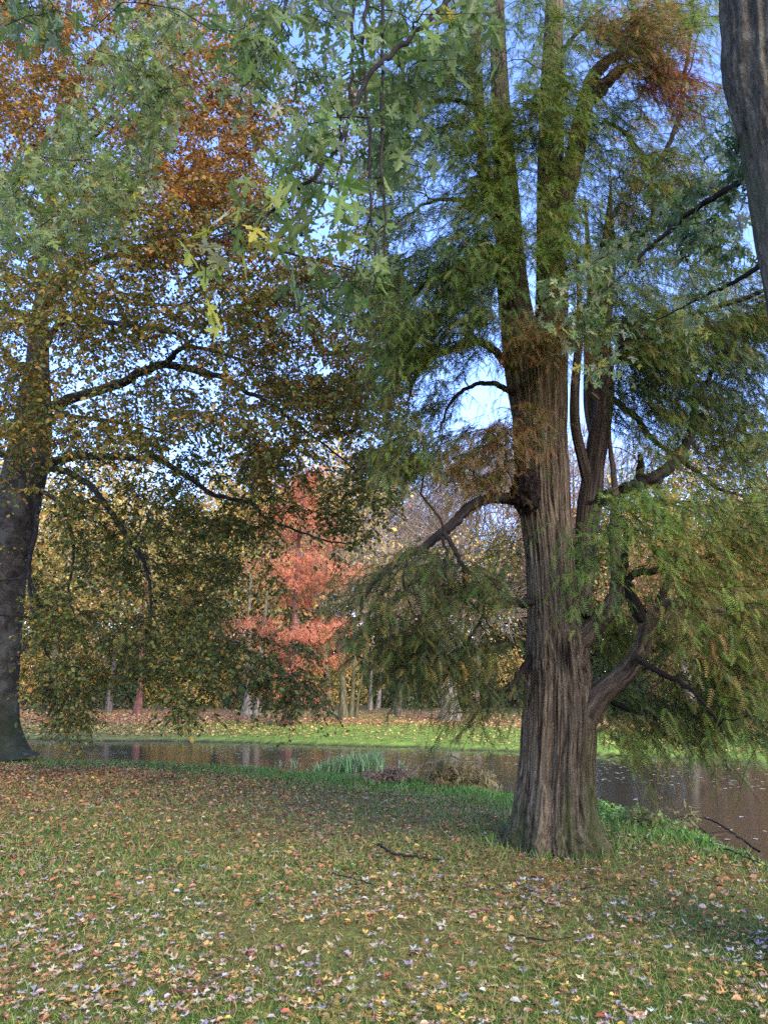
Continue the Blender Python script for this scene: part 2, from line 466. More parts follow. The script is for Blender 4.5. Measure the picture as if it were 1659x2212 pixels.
# ------------------------------------------------------------------ ground, water, sky
def build_ground():
    rg = np.random.default_rng(1)
    yr = np.concatenate([np.linspace(-40, 2, 30)[:-1], 2 + np.cumsum(np.geomspace(.05, .12, 190)), ])
    y1 = yr[-1]
    yr = np.concatenate([yr, y1 + np.cumsum(np.geomspace(.12, .16, 110))])
    y1 = yr[-1]
    yr = np.concatenate([yr, y1 + np.cumsum(np.geomspace(.2, 14, 90))])
    sx = np.linspace(-1, 1, 301); sx = np.sign(sx) * np.abs(sx) ** 1.25
    X = sx[None, :] * (9 + .85 * np.abs(yr)[:, None]); Y = np.repeat(yr[:, None], 301, 1)
    Z = height(X, Y)
    n = len(yr)
    V = np.stack([X, Y, Z], -1)
    idx = np.arange(n * 301).reshape(n, 301)
    Q = np.stack([idx[:-1, :-1], idx[:-1, 1:], idx[1:, 1:], idx[1:, :-1]], -1)
    x, y = X.ravel(), Y.ravel()
    dn, df = land_d(x, y)
    q = np.stack([x, y, 0 * x], -1)
    a = fbm(q * .55, 3, 21); b = fbm(q * 1.7, 3, 25); c = fbm(q * 5, 2, 29)
    grass = np.array([.13, .185, .036]); olive = np.array([.25, .215, .058]); tan = np.array([.36, .25, .10]); soil = np.array([.085, .06, .035])
    brown = np.array([.25, .125, .058])
    w_t = (sstep(-.25, .35, a + .35 * b) * (.5 + .5 * sstep(5, 8.5, y)))[:, None]
    col = grass * (1 - w_t) + (olive * .5 + tan * .5) * w_t
    w_b = (sstep(9.5, 13.0, y) * sstep(1.0, -4.5, x) * sstep(1.2, 3.2, dn))[:, None]          # brown beech litter under the beech
    col = col * (1 - w_b) + (brown * .75 + soil * .25) * w_b
    w_m = (sstep(9.2, 11.5, y) * sstep(3.0, 5., dn) * .6)[:, None]
    col = col * (1 - w_m) + (tan * .8 + soil * .2) * w_m
    w_g = (sstep(3.8, 1.2, dn) * (dn > 0) * (.65 + .35 * b))[:, None]
    col = col * (1 - w_g) + np.array([.050, .115, .020]) * w_g
    # far bank: sunny turf, then red-brown leaves, then dull ground under the trees
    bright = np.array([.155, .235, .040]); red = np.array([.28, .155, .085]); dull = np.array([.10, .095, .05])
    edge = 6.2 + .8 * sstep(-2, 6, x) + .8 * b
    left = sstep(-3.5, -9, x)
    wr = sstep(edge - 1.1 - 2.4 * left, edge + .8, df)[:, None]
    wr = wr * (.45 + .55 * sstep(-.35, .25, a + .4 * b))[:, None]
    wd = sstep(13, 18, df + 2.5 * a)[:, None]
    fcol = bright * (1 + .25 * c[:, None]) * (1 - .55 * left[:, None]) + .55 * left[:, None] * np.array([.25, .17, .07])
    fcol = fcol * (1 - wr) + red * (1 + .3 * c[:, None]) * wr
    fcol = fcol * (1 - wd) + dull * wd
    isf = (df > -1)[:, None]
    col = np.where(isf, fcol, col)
    mud = np.array([.040, .030, .020])
    wm = np.maximum(sstep(.22, .05, dn) * (dn > -5), sstep(.3, .1, df) * (df > -5))
    wm = np.where(dn > 0, sstep(.25, .08, dn), np.where(df > 0, sstep(.16, .05, df), 1.))[:, None]
    col = col * (1 - wm) + mud * wm
    col = np.where(isf, col, col * .62)  # near ground darkened: shade between blades and litter put into its colour
    col = col * (1 + .22 * c[:, None])
    m, nt, N = new_mat('ground'); L = nt.links.new
    at = N('ShaderNodeAttribute', attribute_name='hue')
    tc = N('ShaderNodeTexCoord')
    n1 = N('ShaderNodeTexNoise'); n1.inputs['Scale'].default_value = 26; n1.inputs['Detail'].default_value = 5; n1.inputs['Roughness'].default_value = .75
    n2 = N('ShaderNodeTexNoise'); n2.inputs['Scale'].default_value = 9; n2.inputs['Detail'].default_value = 6
    L(tc.outputs['Object'], n1.inputs['Vector']); L(tc.outputs['Object'], n2.inputs['Vector'])
    hs = N('ShaderNodeHueSaturation')
    mr = N('ShaderNodeMapRange'); mr.inputs['From Min'].default_value = .3; mr.inputs['From Max'].default_value = .7
    mr.inputs['To Min'].default_value = .45; mr.inputs['To Max'].default_value = 1.6
    L(n1.outputs['Fac'], mr.inputs['Value']); L(mr.outputs[0], hs.inputs['Value'])
    mh = N('ShaderNodeMapRange'); mh.inputs['From Min'].default_value = .3; mh.inputs['From Max'].default_value = .7
    mh.inputs['To Min'].default_value = .475; mh.inputs['To Max'].default_value = .525
    L(n2.outputs['Fac'], mh.inputs['Value']); L(mh.outputs[0], hs.inputs['Hue']); L(at.outputs['Color'], hs.inputs['Color'])
    pr = N('ShaderNodeBsdfPrincipled'); pr.inputs['Roughness'].default_value = .9; pr.inputs['Specular IOR Level'].default_value = .1
    bp = N('ShaderNodeBump'); bp.inputs['Strength'].default_value = .9; bp.inputs['Distance'].default_value = .03
    L(n1.outputs['Fac'], bp.inputs['Height']); L(bp.outputs[0], pr.inputs['Normal']); L(hs.outputs[0], pr.inputs['Base Color'])
    out = N('ShaderNodeOutputMaterial'); L(pr.outputs[0], out.inputs[0])
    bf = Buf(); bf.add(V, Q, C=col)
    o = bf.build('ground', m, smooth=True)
    tag(o, 'park lawn strewn with leaves, dipping to a pond and rising to a sunny far bank', 'ground', kind='structure')

def build_water():
    m, nt, N = new_mat('pond_water'); L = nt.links.new
    tc = N('ShaderNodeTexCoord')
    mp = N('ShaderNodeMapping'); mp.inputs['Scale'].default_value = (1.2, 5.0, 1)
    L(tc.outputs['Object'], mp.inputs['Vector'])
    n1 = N('ShaderNodeTexNoise'); n1.inputs['Scale'].default_value = 1.6; n1.inputs['Detail'].default_value = 4
    L(mp.outputs[0], n1.inputs['Vector'])
    n2 = N('ShaderNodeTexNoise'); n2.inputs['Scale'].default_value = .35; n2.inputs['Detail'].default_value = 2
    L(tc.outputs['Object'], n2.inputs['Vector'])
    bp = N('ShaderNodeBump'); bp.inputs['Distance'].default_value = .012
    ms = N('ShaderNodeMapRange'); ms.inputs['From Min'].default_value = .4; ms.inputs['From Max'].default_value = .65; ms.inputs['To Min'].default_value = .12; ms.inputs['To Max'].default_value = .5
    L(n2.outputs['Fac'], ms.inputs['Value']); L(ms.outputs[0], bp.inputs['Strength'])
    L(n1.outputs['Fac'], bp.inputs['Height'])
    pr = N('ShaderNodeBsdfPrincipled'); pr.inputs['Base Color'].default_value = (.040, .041, .028, 1)
    pr.inputs['Roughness'].default_value = .09; pr.inputs['IOR'].default_value = 1.33
    L(bp.outputs[0], pr.inputs['Normal'])
    out = N('ShaderNodeOutputMaterial'); L(pr.outputs[0], out.inputs[0])
    bf = Buf()
    xs = np.concatenate([np.linspace(-70, -14, 15), np.linspace(-13.5, 13.5, 90), np.linspace(14, 40, 15)])
    lo = y_near(xs) - .6; hi = y_far(xs) + .8
    V = np.concatenate([np.stack([xs, lo, 0 * xs + WATER_Z], -1), np.stack([xs, hi, 0 * xs + WATER_Z], -1)])
    n = len(xs); i = np.arange(n - 1)
    bf.add(V, np.stack([i, i + 1, i + 1 + n, i + n], -1))
    o = bf.build('water', m); tag(o, 'still brown pond water between the two grassy banks', 'pond', kind='structure')

SUN_EL, SUN_AZ = rad(30), rad(152)            # azimuth clockwise from +Y: behind the camera, to the right
def build_light():
    w = bpy.data.worlds.new('World'); SC.world = w; w.use_nodes = True
    nt = w.node_tree; nt.nodes.clear()
    sky = nt.nodes.new('ShaderNodeTexSky'); sky.sky_type = 'NISHITA'; sky.sun_disc = False
    sky.sun_elevation = SUN_EL; sky.sun_rotation = SUN_AZ; sky.ozone_density = 6.0; sky.air_density = 1.1; sky.dust_density = .6
    bg = nt.nodes.new('ShaderNodeBackground'); bg.inputs['Strength'].default_value = .15
    out = nt.nodes.new('ShaderNodeOutputWorld')
    tint = nt.nodes.new('ShaderNodeMixRGB'); tint.blend_type = 'MULTIPLY'; tint.inputs[0].default_value = 1; tint.inputs[2].default_value = (.96, .845, 1.06, 1)
    nt.links.new(sky.outputs[0], tint.inputs[1]); nt.links.new(tint.outputs[0], bg.inputs[0]); nt.links.new(bg.outputs[0], out.inputs[0])
    ld = bpy.data.lights.new('sun', 'SUN'); ld.energy = 1.5; ld.angle = rad(40); ld.color = (1, .88, .68)
    o = bpy.data.objects.new('sun', ld); COL.objects.link(o)
    d = Vector((math.sin(SUN_AZ) * math.cos(SUN_EL), math.cos(SUN_AZ) * math.cos(SUN_EL), math.sin(SUN_EL)))
    o.rotation_euler = d.to_track_quat('Z', 'Y').to_euler(); o.location = d * 60

def build_camera():
    cd = bpy.data.cameras.new('camera'); cd.sensor_fit = 'VERTICAL'; cd.sensor_height = 36
    cd.lens = 18 / (1106.0 / FPX); cd.clip_start = .05; cd.clip_end = 2000
    o = bpy.data.objects.new('camera', cd); COL.objects.link(o)
    o.location = tuple(EYE); o.rotation_euler = (math.pi / 2 + PITCH, 0, 0)
    SC.camera = o
    vs = SC.view_settings; vs.view_transform = 'Standard'; vs.look = 'None'; vs.gamma = 1; vs.exposure = EXPOSURE
    cy = SC.cycles; cy.use_denoising = False; cy.denoiser = 'OPENIMAGEDENOISE'; cy.denoising_prefilter = 'NONE'
    cy.max_bounces = 7; cy.diffuse_bounces = 4; cy.glossy_bounces = 3; cy.transmission_bounces = 4; cy.transparent_max_bounces = 4
    cy.caustics_reflective = False; cy.caustics_refractive = False
    cy.sample_clamp_indirect = 6
EXPOSURE = 2.3

# ------------------------------------------------------------------ foliage helpers
def oval_sprays(bf, paths, rg, per, pal, size, spread=(.35, .35, .14), t0=.3, droop=.25):
    """loose sprays of oval leaves along the outer part of each twig"""
    n, K = paths.shape[:2]
    pi = np.repeat(np.arange(n), per)
    t = rg.uniform(t0, 1.0, len(pi)) * (K - 1)
    k = np.minimum(t.astype(int), K - 2); f = (t - k)[:, None]
    p = paths[pi, k] * (1 - f) + paths[pi, k + 1] * f + rg.normal(0, 1, (len(pi), 3)) * np.array(spread)
    d = nrm(paths[pi, -1] - paths[pi, 0]) * .5 + rg.normal(0, .6, (len(pi), 3)); d[:, 2] -= droop
    nn = rg.normal(0, .55, (len(pi), 3)); nn[:, 2] += .75
    c = pick(pal, len(pi), rg) if isinstance(pal, list) else pal(p, pi)
    bf.inst(BEECH_V, BEECH_F, p, d, nn, size * np.exp(rg.normal(0, .2, len(pi))), c)

def feather_sprays(bl, bf, targets, outward, rg, twigs, fronds, pals, palidx, tl=(.3, .6), fs=(.10, .17), droop=.5, tmpl=(FROND_V, FROND_F), spread=.12, twr=.0035):
    """drooping twigs set with two rows of feathery fronds"""
    n = len(targets)
    ti = np.repeat(np.arange(n), twigs); m = len(ti)
    p0 = targets[ti] + rg.normal(0, spread, (m, 3))
    d = nrm(outward[ti] + rg.normal(0, .65, (m, 3)) * np.array([1, 1, .6])); 
    ln = rg.uniform(*tl, m)
    K = 5; s_ = np.linspace(0, 1, K)
    dr = (droop * rg.uniform(.5, 1.4, m))[:, None]
    pts = p0[:, None] + d[:, None] * (ln[:, None] * s_)[..., None]
    pts[..., 2] -= dr * ln[:, None] * s_ ** 2
    bl.tubes(pts, np.linspace(twr, .0012, K)[None] + 0 * pts[..., 0], 3)
    fi = np.repeat(np.arange(m), fronds); q = len(fi)
    t = (np.tile(np.arange(fronds), m) + rg.uniform(0, 1, q)) / fronds * (K - 1.001)
    k = t.astype(int); f = (t - k)[:, None]
    p = pts[fi, k] * (1 - f) + pts[fi, k + 1] * f
    tg = nrm(pts[fi, k + 1] - pts[fi, k])
    side = np.cross(tg, np.array([0, 0, 1.])); side = nrm(side + 1e-4)
    sgn = np.where(np.tile(np.arange(fronds), m) % 2, 1., -1.)[:, None]
    X = tg * .7 + side * sgn * .7 + rg.normal(0, .38, (q, 3)); X[:, 2] -= .45
    Nn = np.array([0, 0, 1.]) + rg.normal(0, .45, (q, 3))
    sz = rg.uniform(*fs, q) * (1 - .3 * t / (K - 1))
    col = np.zeros((q, 3))
    pi = palidx[ti][fi]
    tone = np.exp(rg.normal(0, .12, n))[ti][fi]
    for a in np.unique(pi):
        w = pi == a; col[w] = pick(pals[a], int(w.sum()), rg, .14)
    bf.inst(tmpl[0], tmpl[1], p, X, Nn, sz, col * tone[:, None])

# ------------------------------------------------------------------ the beech on the left
def build_beech():
    rg = np.random.default_rng(11)
    Y0 = 17.6
    base = P(2, 1628, Y0); base[2] = float(height(base[0], base[1])) - .05
    root = thing('beech_tree', base, 'old beech with grey trunk on the left bank, its leaves turning from green to orange', 'tree')
    rows = [(1645, -84, 88), (1625, -64, 66), (1590, -48, 50), (1560, -42, 43), (1500, -38, 42), (1400, -36, 47), (1300, -32, 54), (1200, -26, 66), (1100, -12, 88), (1020, 4, 104), (960, 18, 112),
            (880, 36, 112), (800, 52, 108), (720, 62, 106), (640, 76, 104), (500, 93, 114), (350, 110, 126), (150, 132, 144), (-200, 160, 172), (-500, 185, 190)]
    tp, tr = edge_stem(rows, Y0, 150); tr = tr * .92
    tp[:, 2] += 0
    tb = Buf()
    tb.tubes(tp, tr, 72, ref=(0, 1, 0), fn=bark_fn(flute=.09, ffreq=1.3, ridge=.0, base=2.2, seed=3, lump=.035))
    tb.build('trunk', M['beech_bark'], root, True)
    sk = Skel(); sk.add(tp, tr * .6, 0)
    limbs = [
        ([(92, 1006), (135, 992), (180, 985), (255, 987), (300, 992), (340, 990), (375, 1012), (420, 1040), (455, 1066), (500, 1077), (548, 1090), (572, 1118), (632, 1142), (700, 1168), (760, 1175)],
         (17.5, 13.6), (.17, .13, .11, .10, .075, .06, .045, .03, .018)),
        ([(100, 1010), (150, 1022), (190, 1045), (222, 1080), (256, 1130), (290, 1180), (310, 1215), (322, 1255), (330, 1330)], (17.4, 13.8), (.13, .10, .085, .06, .03)),
        ([(96, 885), (150, 862), (200, 848), (262, 828), (300, 806), (345, 790), (392, 792), (440, 806), (490, 818), (530, 846), (580, 868), (640, 915), (700, 960), (760, 1010), (800, 1060)],
         (17.5, 14.2), (.20, .17, .15, .14, .10, .08, .05, .03, .018)),
        ([(345, 790, 15.9), (372, 774, 15.6), (386, 757, 15.4), (430, 750, 15), (500, 770, 14.6), (590, 800, 14.3)], 0, (.10, .09, .07, .04, .02)),
        ([(84, 1085), (76, 1160), (64, 1225), (66, 1290), (76, 1340), (60, 1390), (40, 1420)], (17.2, 15.5), (.085, .07, .06, .045, .02)),
        ([(66, 1250), (84, 1310), (78, 1350), (96, 1400), (120, 1440)], (16.4, 15.4), (.05, .04, .02)),
        ([(86, 1060), (120, 1080), (150, 1130), (160, 1200), (150, 1280), (170, 1360)], (17.2, 15.0), (.08, .05, .02)),
        ([(100, 660), (150, 590), (180, 520), (178, 440), (192, 400), (240, 370), (300, 300)], (17.5, 14.0), (.16, .13, .11, .09, .04)),
        ([(96, 720), (60, 690), (20, 668), (-60, 640), (-200, 600)], (17.5, 16), (.13, .1, .07, .03)),
        ([(92, 820), (40, 790), (-10, 740), (-120, 700)], (17.6, 18.5), (.13, .1, .04)),
        ([(104, 560), (170, 480), (260, 420), (380, 380), (500, 340)], (17.6, 15), (.14, .1, .06, .03)),
        ([(118, 420), (200, 300), (300, 200), (420, 100)], (17.6, 15), (.12, .08, .04)),
        ([(100, 620), (220, 560), (380, 520), (520, 530), (680, 560), (800, 600)], (17.6, 13.5), (.14, .1, .07, .04, .02)),
        ([(112, 450), (60, 330), (0, 200), (-80, 60)], (17.6, 15.5), (.12, .08, .04)),
        ([(130, 250), (220, 100), (380, -60), (520, -200)], (17.6, 16.5), (.11, .07, .04)),
        ([(105, 600), (130, 610), (230, 640), (360, 660), (460, 640)], (17.8, 21.5), (.13, .08, .03)),
        ([(98, 900), (160, 900), (300, 920), (420, 960)], (17.8, 21.), (.13, .08, .03)),
        ([(60, 1000), (-60, 960), (-220, 920), (-420, 930)], (17.6, 17.), (.14, .09, .03)),
        ([(92, 760), (130, 700), (190, 690), (260, 700), (380, 720)], (17.4, 11.5), (.13, .09, .04)),
    ]
    for i, (pts, Yr, rr) in enumerate(limbs):
        if Yr:
            Ys = np.linspace(Yr[0], Yr[1], len(pts)); pts = [(a, b, y) for (a, b), y in zip(pts, Ys)]
        p, r = px_path(pts, Y0, [a_ * .66 for a_ in rr], len(pts) * 5, rg, .012)
        b = Buf(); b.tubes(p, r, 10); sk.buf[i + 1] = b; sk.add(p, r, i + 1, 1.)
    sk.buf[0] = Buf()
    O = (.40, .195, .040); O2 = (.36, .165, .040); Gd = (.32, .205, .036); Ol = (.20, .185, .034); Gr = (.105, .135, .030); Dg = (.07, .095, .024); Br = (.145, .072, .028); Lg = (.17, .205, .038)
    upper = [(4, O), (2, O2), (2.6, Gd), (.8, Br), (1.6, Ol), (.8, Lg)]
    mid = [(1.1, O), (2.8, Gd), (3.4, Ol), (1.8, Gr), (1.6, Lg), (.4, Br)]
    thin = [(1.1, O2), (2.4, Ol), (.8, Br), (2, Gr), (1, Gd), (1, Lg)]
    low = [(3.6, Gr), (2.6, Dg), (2.4, Ol), (.7, Gd), (.35, O), (.8, Lg)]
    blobs = [
        ([(-30, -40), (200, -40), (170, 330), (-30, 430)], 12, 19, 230, upper),
        ([(180, -40), (560, -40), (560, 430), (160, 460)], 11, 19, 330, upper),
        ([(340, 150), (540, 130), (560, 520), (330, 560)], 11, 15, 110, [(5, O), (2, O2), (1, Br)]),
        ([(520, 100), (840, 180), (870, 620), (520, 600)], 12, 19, 190, thin),
        ([(-30, 430), (560, 430), (580, 700), (-30, 700)], 10.5, 19, 380, mid),
        ([(-30, 680), (560, 690), (580, 960), (-30, 960)], 10.5, 19, 330, mid),
        ([(560, 560), (870, 580), (860, 860), (560, 860)], 11.5, 18, 290, thin),
        ([(540, 850), (880, 780), (880, 1010), (760, 1060), (540, 1040)], 11.5, 18, 200, thin),
        ([(120, 940), (560, 940), (640, 1090), (520, 1210), (120, 1210)], 12.5, 18.5, 270, low),
        ([(70, 1200), (530, 1200), (500, 1380), (440, 1480), (70, 1440)], 12.5, 18, 155, low),
        ([(340, 1360), (610, 1420), (700, 1470), (690, 1540), (470, 1480), (390, 1565), (360, 1550)], 12, 14.5, 56, low),
        ([(480, 1120), (640, 1130), (740, 1200), (720, 1500), (560, 1500), (470, 1440)], 12, 15, 26, low),
        ([(690, 1080), (830, 960), (850, 1080), (800, 1180), (700, 1170)], 12, 15, 36, low),
        ([(80, 1420), (330, 1440), (200, 1560), (150, 1590), (90, 1500)], 13, 15.5, 40, low),
        ([(-40, 520), (100, 520), (100, 1040), (-40, 1040)], 13, 17, 34, mid),
        ([(20, 760), (120, 760), (130, 1060), (20, 1060)], 12.5, 15, 12, mid),
    ]
    T, PI = [], []; pals = []
    for poly, a, b, n, pal in blobs:
        q = poly_points(poly, n, rg); Y = rg.uniform(a, b, n)
        p = P(q[:, 0], q[:, 1], Y)
        hd = np.hypot(p[:, 0] - base[0], p[:, 1] - base[1])
        k = (hd < 11.5) & (hd > .8) & (p[:, 2] > .55)
        T.append(p[k]); PI.append(np.full(k.sum(), len(pals))); pals.append(pal)
    # the side of the crown the photograph cuts off
    n = 800
    d = nrm(rg.normal(0, 1, (n, 3))) * rg.uniform(.4, 1, (n, 1)) ** .5
    p = base + np.array([0, 0, 9.5]) + d * np.array([9, 9, 9.5])
    x, y, dep = proj(p)
    k = ((x < -60) | (y < -60) | (p[:, 1] > 21)) & (p[:, 2] > 1.5) & ~((x > 0) & (x < W_) & (y > 0) & (y < H_))
    T.append(p[k]); PI.append(np.full(k.sum(), len(pals))); pals.append(mid)
    T = np.vstack(T); PI = np.concatenate(PI)
    # the undersides of the four great boughs stay clear of leaves
    keep = np.ones(len(T), bool); x, y, dep = proj(T)
    for i in (1, 2, 3, 4):
        lp = sk.p[sk.k == i]; lx, ly, ld = proj(lp)
        dd = np.hypot(x[:, None] - lx[None], y[:, None] - ly[None]); j = np.argmin(np.where(np.isnan(dd), 1e9, dd), 1)
        keep &= ~((dd[np.arange(len(T)), j] < 30) & (dep < ld[j] + .2) & (rg.uniform(0, 1, len(T)) < .5))
    T, PI = T[keep], PI[keep]
    paths, rr, ids = sk.grow(T, rg, wl=.28, r_k=.011, r_min=.0035, arch=.10, jit=.045, rmax=.05)
    for i in sk.buf:
        w = ids == i
        if w.any(): sk.buf[i].tubes(paths[w], rr[w], 4)
    cb = Buf()
    def col(p, pi):
        c = np.zeros((len(p), 3)); a = PI[pi]
        tone = vnoise(p * .9, 5)
        for j in range(len(pals)):
            w = a == j; c[w] = pick(pals[j], int(w.sum()), rg, .17)
        return c * (1 + .22 * tone[:, None])
    # fine side twigs carry the leaves in flat rows
    n, K = paths.shape[:2]
    j = np.repeat(np.arange(n), 7); t = rg.uniform(.3, 1., len(j)) * (K - 1.001); k = t.astype(int); f = (t - k)[:, None]
    p = paths[j, k] * (1 - f) + paths[j, k + 1] * f
    d = rg.normal(0, 1, (len(j), 3)) * np.array([1, 1, .45]) + .7 * nrm(paths[j, -1] - paths[j, 0]); d = nrm(d); d[:, 2] -= .3
    L = rg.uniform(.25, .65, len(j))
    ts = np.linspace(0, 1, 5)
    tw = p[:, None] + d[:, None] * (L[:, None] * ts)[..., None]
    tw[..., 2] -= .18 * L[:, None] * ts ** 2
    tw[:, 1:4] += rg.normal(0, .014, (len(j), 3, 3))
    for i in sk.buf:
        w = ids[j] == i
        if w.any(): sk.buf[i].tubes(tw[w], np.linspace(.0045, .002, 5)[None] + 0 * tw[w][..., 0], 3)
    per = 10
    q = np.repeat(np.arange(len(tw)), per); t = (np.tile(np.arange(per), len(tw)) + rg.uniform(.2, 1, len(q))) / per * 3.999; k = t.astype(int); f = (t - k)[:, None]
    p = tw[q, k] * (1 - f) + tw[q, k + 1] * f
    tg = nrm(tw[q, k + 1] - tw[q, k]); sd = nrm(np.cross(tg, [0, 0, 1.]) + 1e-4) * np.where(np.arange(len(q)) % 2, 1., -1.)[:, None]
    X = tg * .6 + sd * .8 + rg.normal(0, .3, (len(q), 3)); X[:, 2] -= .25
    nn = np.array([0, 0, 1.]) + rg.normal(0, .5, (len(q), 3))
    p = p + rg.normal(0, .015, p.shape)
    cb.inst(BEECH_V, BEECH_F, p, X, nn, .073 * np.exp(rg.normal(0, .22, len(q))), col(p, j[q]))
    tb0 = sk.buf.pop(0)
    for i in sk.buf: sk.buf[i].build('limb', M['beech_limb'], root, True)
    if tb0.n: tb0.build('twigs', M['beech_limb'], root, True)
    cb.build('crown', M['beech_leaf'], root)
W_, H_ = 1659, 2212

# ------------------------------------------------------------------ the big swamp cypress
def build_cypress():
    rg = np.random.default_rng(22)
    Y0 = 8.15
    base = P(1203, 1845, Y0); base[2] = float(height(base[0], base[1]))
    root = thing('cypress_tree', base, 'large swamp cypress with fluted brown trunk and feathery green to golden foliage', 'tree')
    rows = [(1885, 1040, 1360), (1850, 1066, 1330), (1830, 1082, 1316), (1805, 1095, 1302), (1760, 1108, 1289), (1700, 1117, 1283), (1640, 1123, 1280), (1580, 1126, 1284), (1500, 1130, 1280), (1440, 1134, 1272), (1380, 1137, 1262),
            (1300, 1138, 1248), (1200, 1134, 1238), (1100, 1120, 1232), (1000, 1111, 1228), (900, 1106, 1222), (830, 1098, 1220), (770, 1094, 1218), (735, 1100, 1212), (705, 1118, 1196), (690, 1140, 1170)]
    tp, tr = edge_stem(rows, Y0, 440); tr = tr * .94
    b = Buf()
    fl = bark_fn(flute=.085, ffreq=2.0, ridge=.026, rfreq=17, rstretch=.55, base=2.2, seed=8, lump=.02,
                 cleft=[(rad(-109), .11, .36, 2.7), (rad(-133), .09, .24, 1.7), (rad(-152), .09, .20, 1.2), (rad(-70), .08, .20, 1.7), (rad(-47), .09, .22, 1.5), (rad(-25), .10, .22, 1.4), (rad(-84), .045, .10, 3.6), (rad(-60), .04, .08, 3.2), (rad(-95), .035, .06, 4.)])
    b.tubes(tp, tr, 380, ref=(0, 1, 0), fn=fl)
    trunk_o = b.build('trunk', M['cypress_bark'], root, True)
    sk = Skel(); sk.add(tp, tr * .5, 0); sk.buf[0] = Buf()
    def stem(rows, Y, n, mat, fnk, sides=64, idx=None):
        q = []
        for r in rows:
            y, a, c = r[:3]; YY = r[3] if len(r) > 3 else Y
            p = P((a + c) / 2, y, YY); q.append([*p, 1.12 * (c - a) / 2 / FPX * depth(p)])
        s = smooth_path(np.array(q), n)
        bb = Buf(); bb.tubes(s[:, :3], s[:, 3], sides, ref=(0, 1, 0), fn=fnk, cap=True)
        return s[:, :3], s[:, 3], bb
    stems = [
        ([(960, 1118, 1190), (880, 1106, 1180), (820, 1097, 1172), (760, 1090, 1162), (700, 1084, 1152), (640, 1078, 1140), (580, 1074, 1132), (500, 1072, 1124), (400, 1068, 1116), (300, 1066, 1106), (200, 1062, 1098), (100, 1060, 1092), (0, 1060, 1088), (-200, 1060, 1080), (-500, 1062, 1070)], 8.1, 'cypress_bark'),
        ([(960, 1140, 1218), (880, 1144, 1222), (820, 1148, 1221), (760, 1152, 1222), (700, 1156, 1222), (620, 1160, 1222), (540, 1161, 1218), (440, 1162, 1216), (330, 1164, 1214), (200, 1168, 1214), (100, 1174, 1214), (0, 1180, 1216), (-200, 1186, 1214), (-500, 1192, 1200)], 8.15, 'cypress_bark'),
        ([(560, 1085, 1110, 8.2), (480, 1062, 1084, 8.3), (400, 1042, 1062, 8.45), (300, 1028, 1046, 8.6), (220, 1022, 1044, 8.7), (130, 1018, 1040, 8.8), (0, 1016, 1036, 8.9), (-200, 1018, 1030, 9)], 8.8, 'cypress_limb'),
        # upright stem right of the trunk
        ([(1330, 1226, 1272, 8.2), (1260, 1238, 1280, 8.25), (1200, 1242, 1284, 8.3), (1140, 1244, 1290, 8.35), (1080, 1250, 1298, 8.35), (1010, 1262, 1302, 8.4), (950, 1270, 1312, 8.4), (880, 1284, 1322, 8.45), (800, 1290, 1324, 8.45), (720, 1282, 1316, 8.5), (640, 1280, 1322, 8.5), (560, 1292, 1328, 8.5), (500, 1304, 1326, 8.5), (440, 1312, 1322, 8.5), (390, 1318, 1321, 8.5)], 8.4, 'cypress_limb'),
        ([(1060, 1262, 1286, 8.35), (990, 1246, 1268, 8.3), (920, 1232, 1252, 8.3), (850, 1232, 1250, 8.3), (780, 1238, 1254, 8.3), (700, 1244, 1258, 8.3), (640, 1246, 1256, 8.3), (560, 1243, 1248, 8.3), (510, 1244, 1246, 8.3)], 8.3, 'cypress_limb'),
        ([(960, 1276, 1300, 8.9), (880, 1262, 1290, 9.0), (800, 1262, 1288, 9.0), (700, 1264, 1288, 9.1), (620, 1270, 1288, 9.1), (520, 1264, 1274, 9.1), (430, 1262, 1265, 9.1)], 9, 'cypress_limb'),
    ]
    fs = bark_fn(flute=.05, ffreq=1.8, ridge=.010, rfreq=14, rstretch=.6, seed=14)
    k = 1
    for rows_, Y, mt in stems:
        p, r, bb = stem(rows_, Y, 90, mt, fs)
        bb.build('stem', M[mt], root, True)
        sk.buf[k] = Buf(); sk.add(p, r * .6, k, .5); k += 1
    nst = k
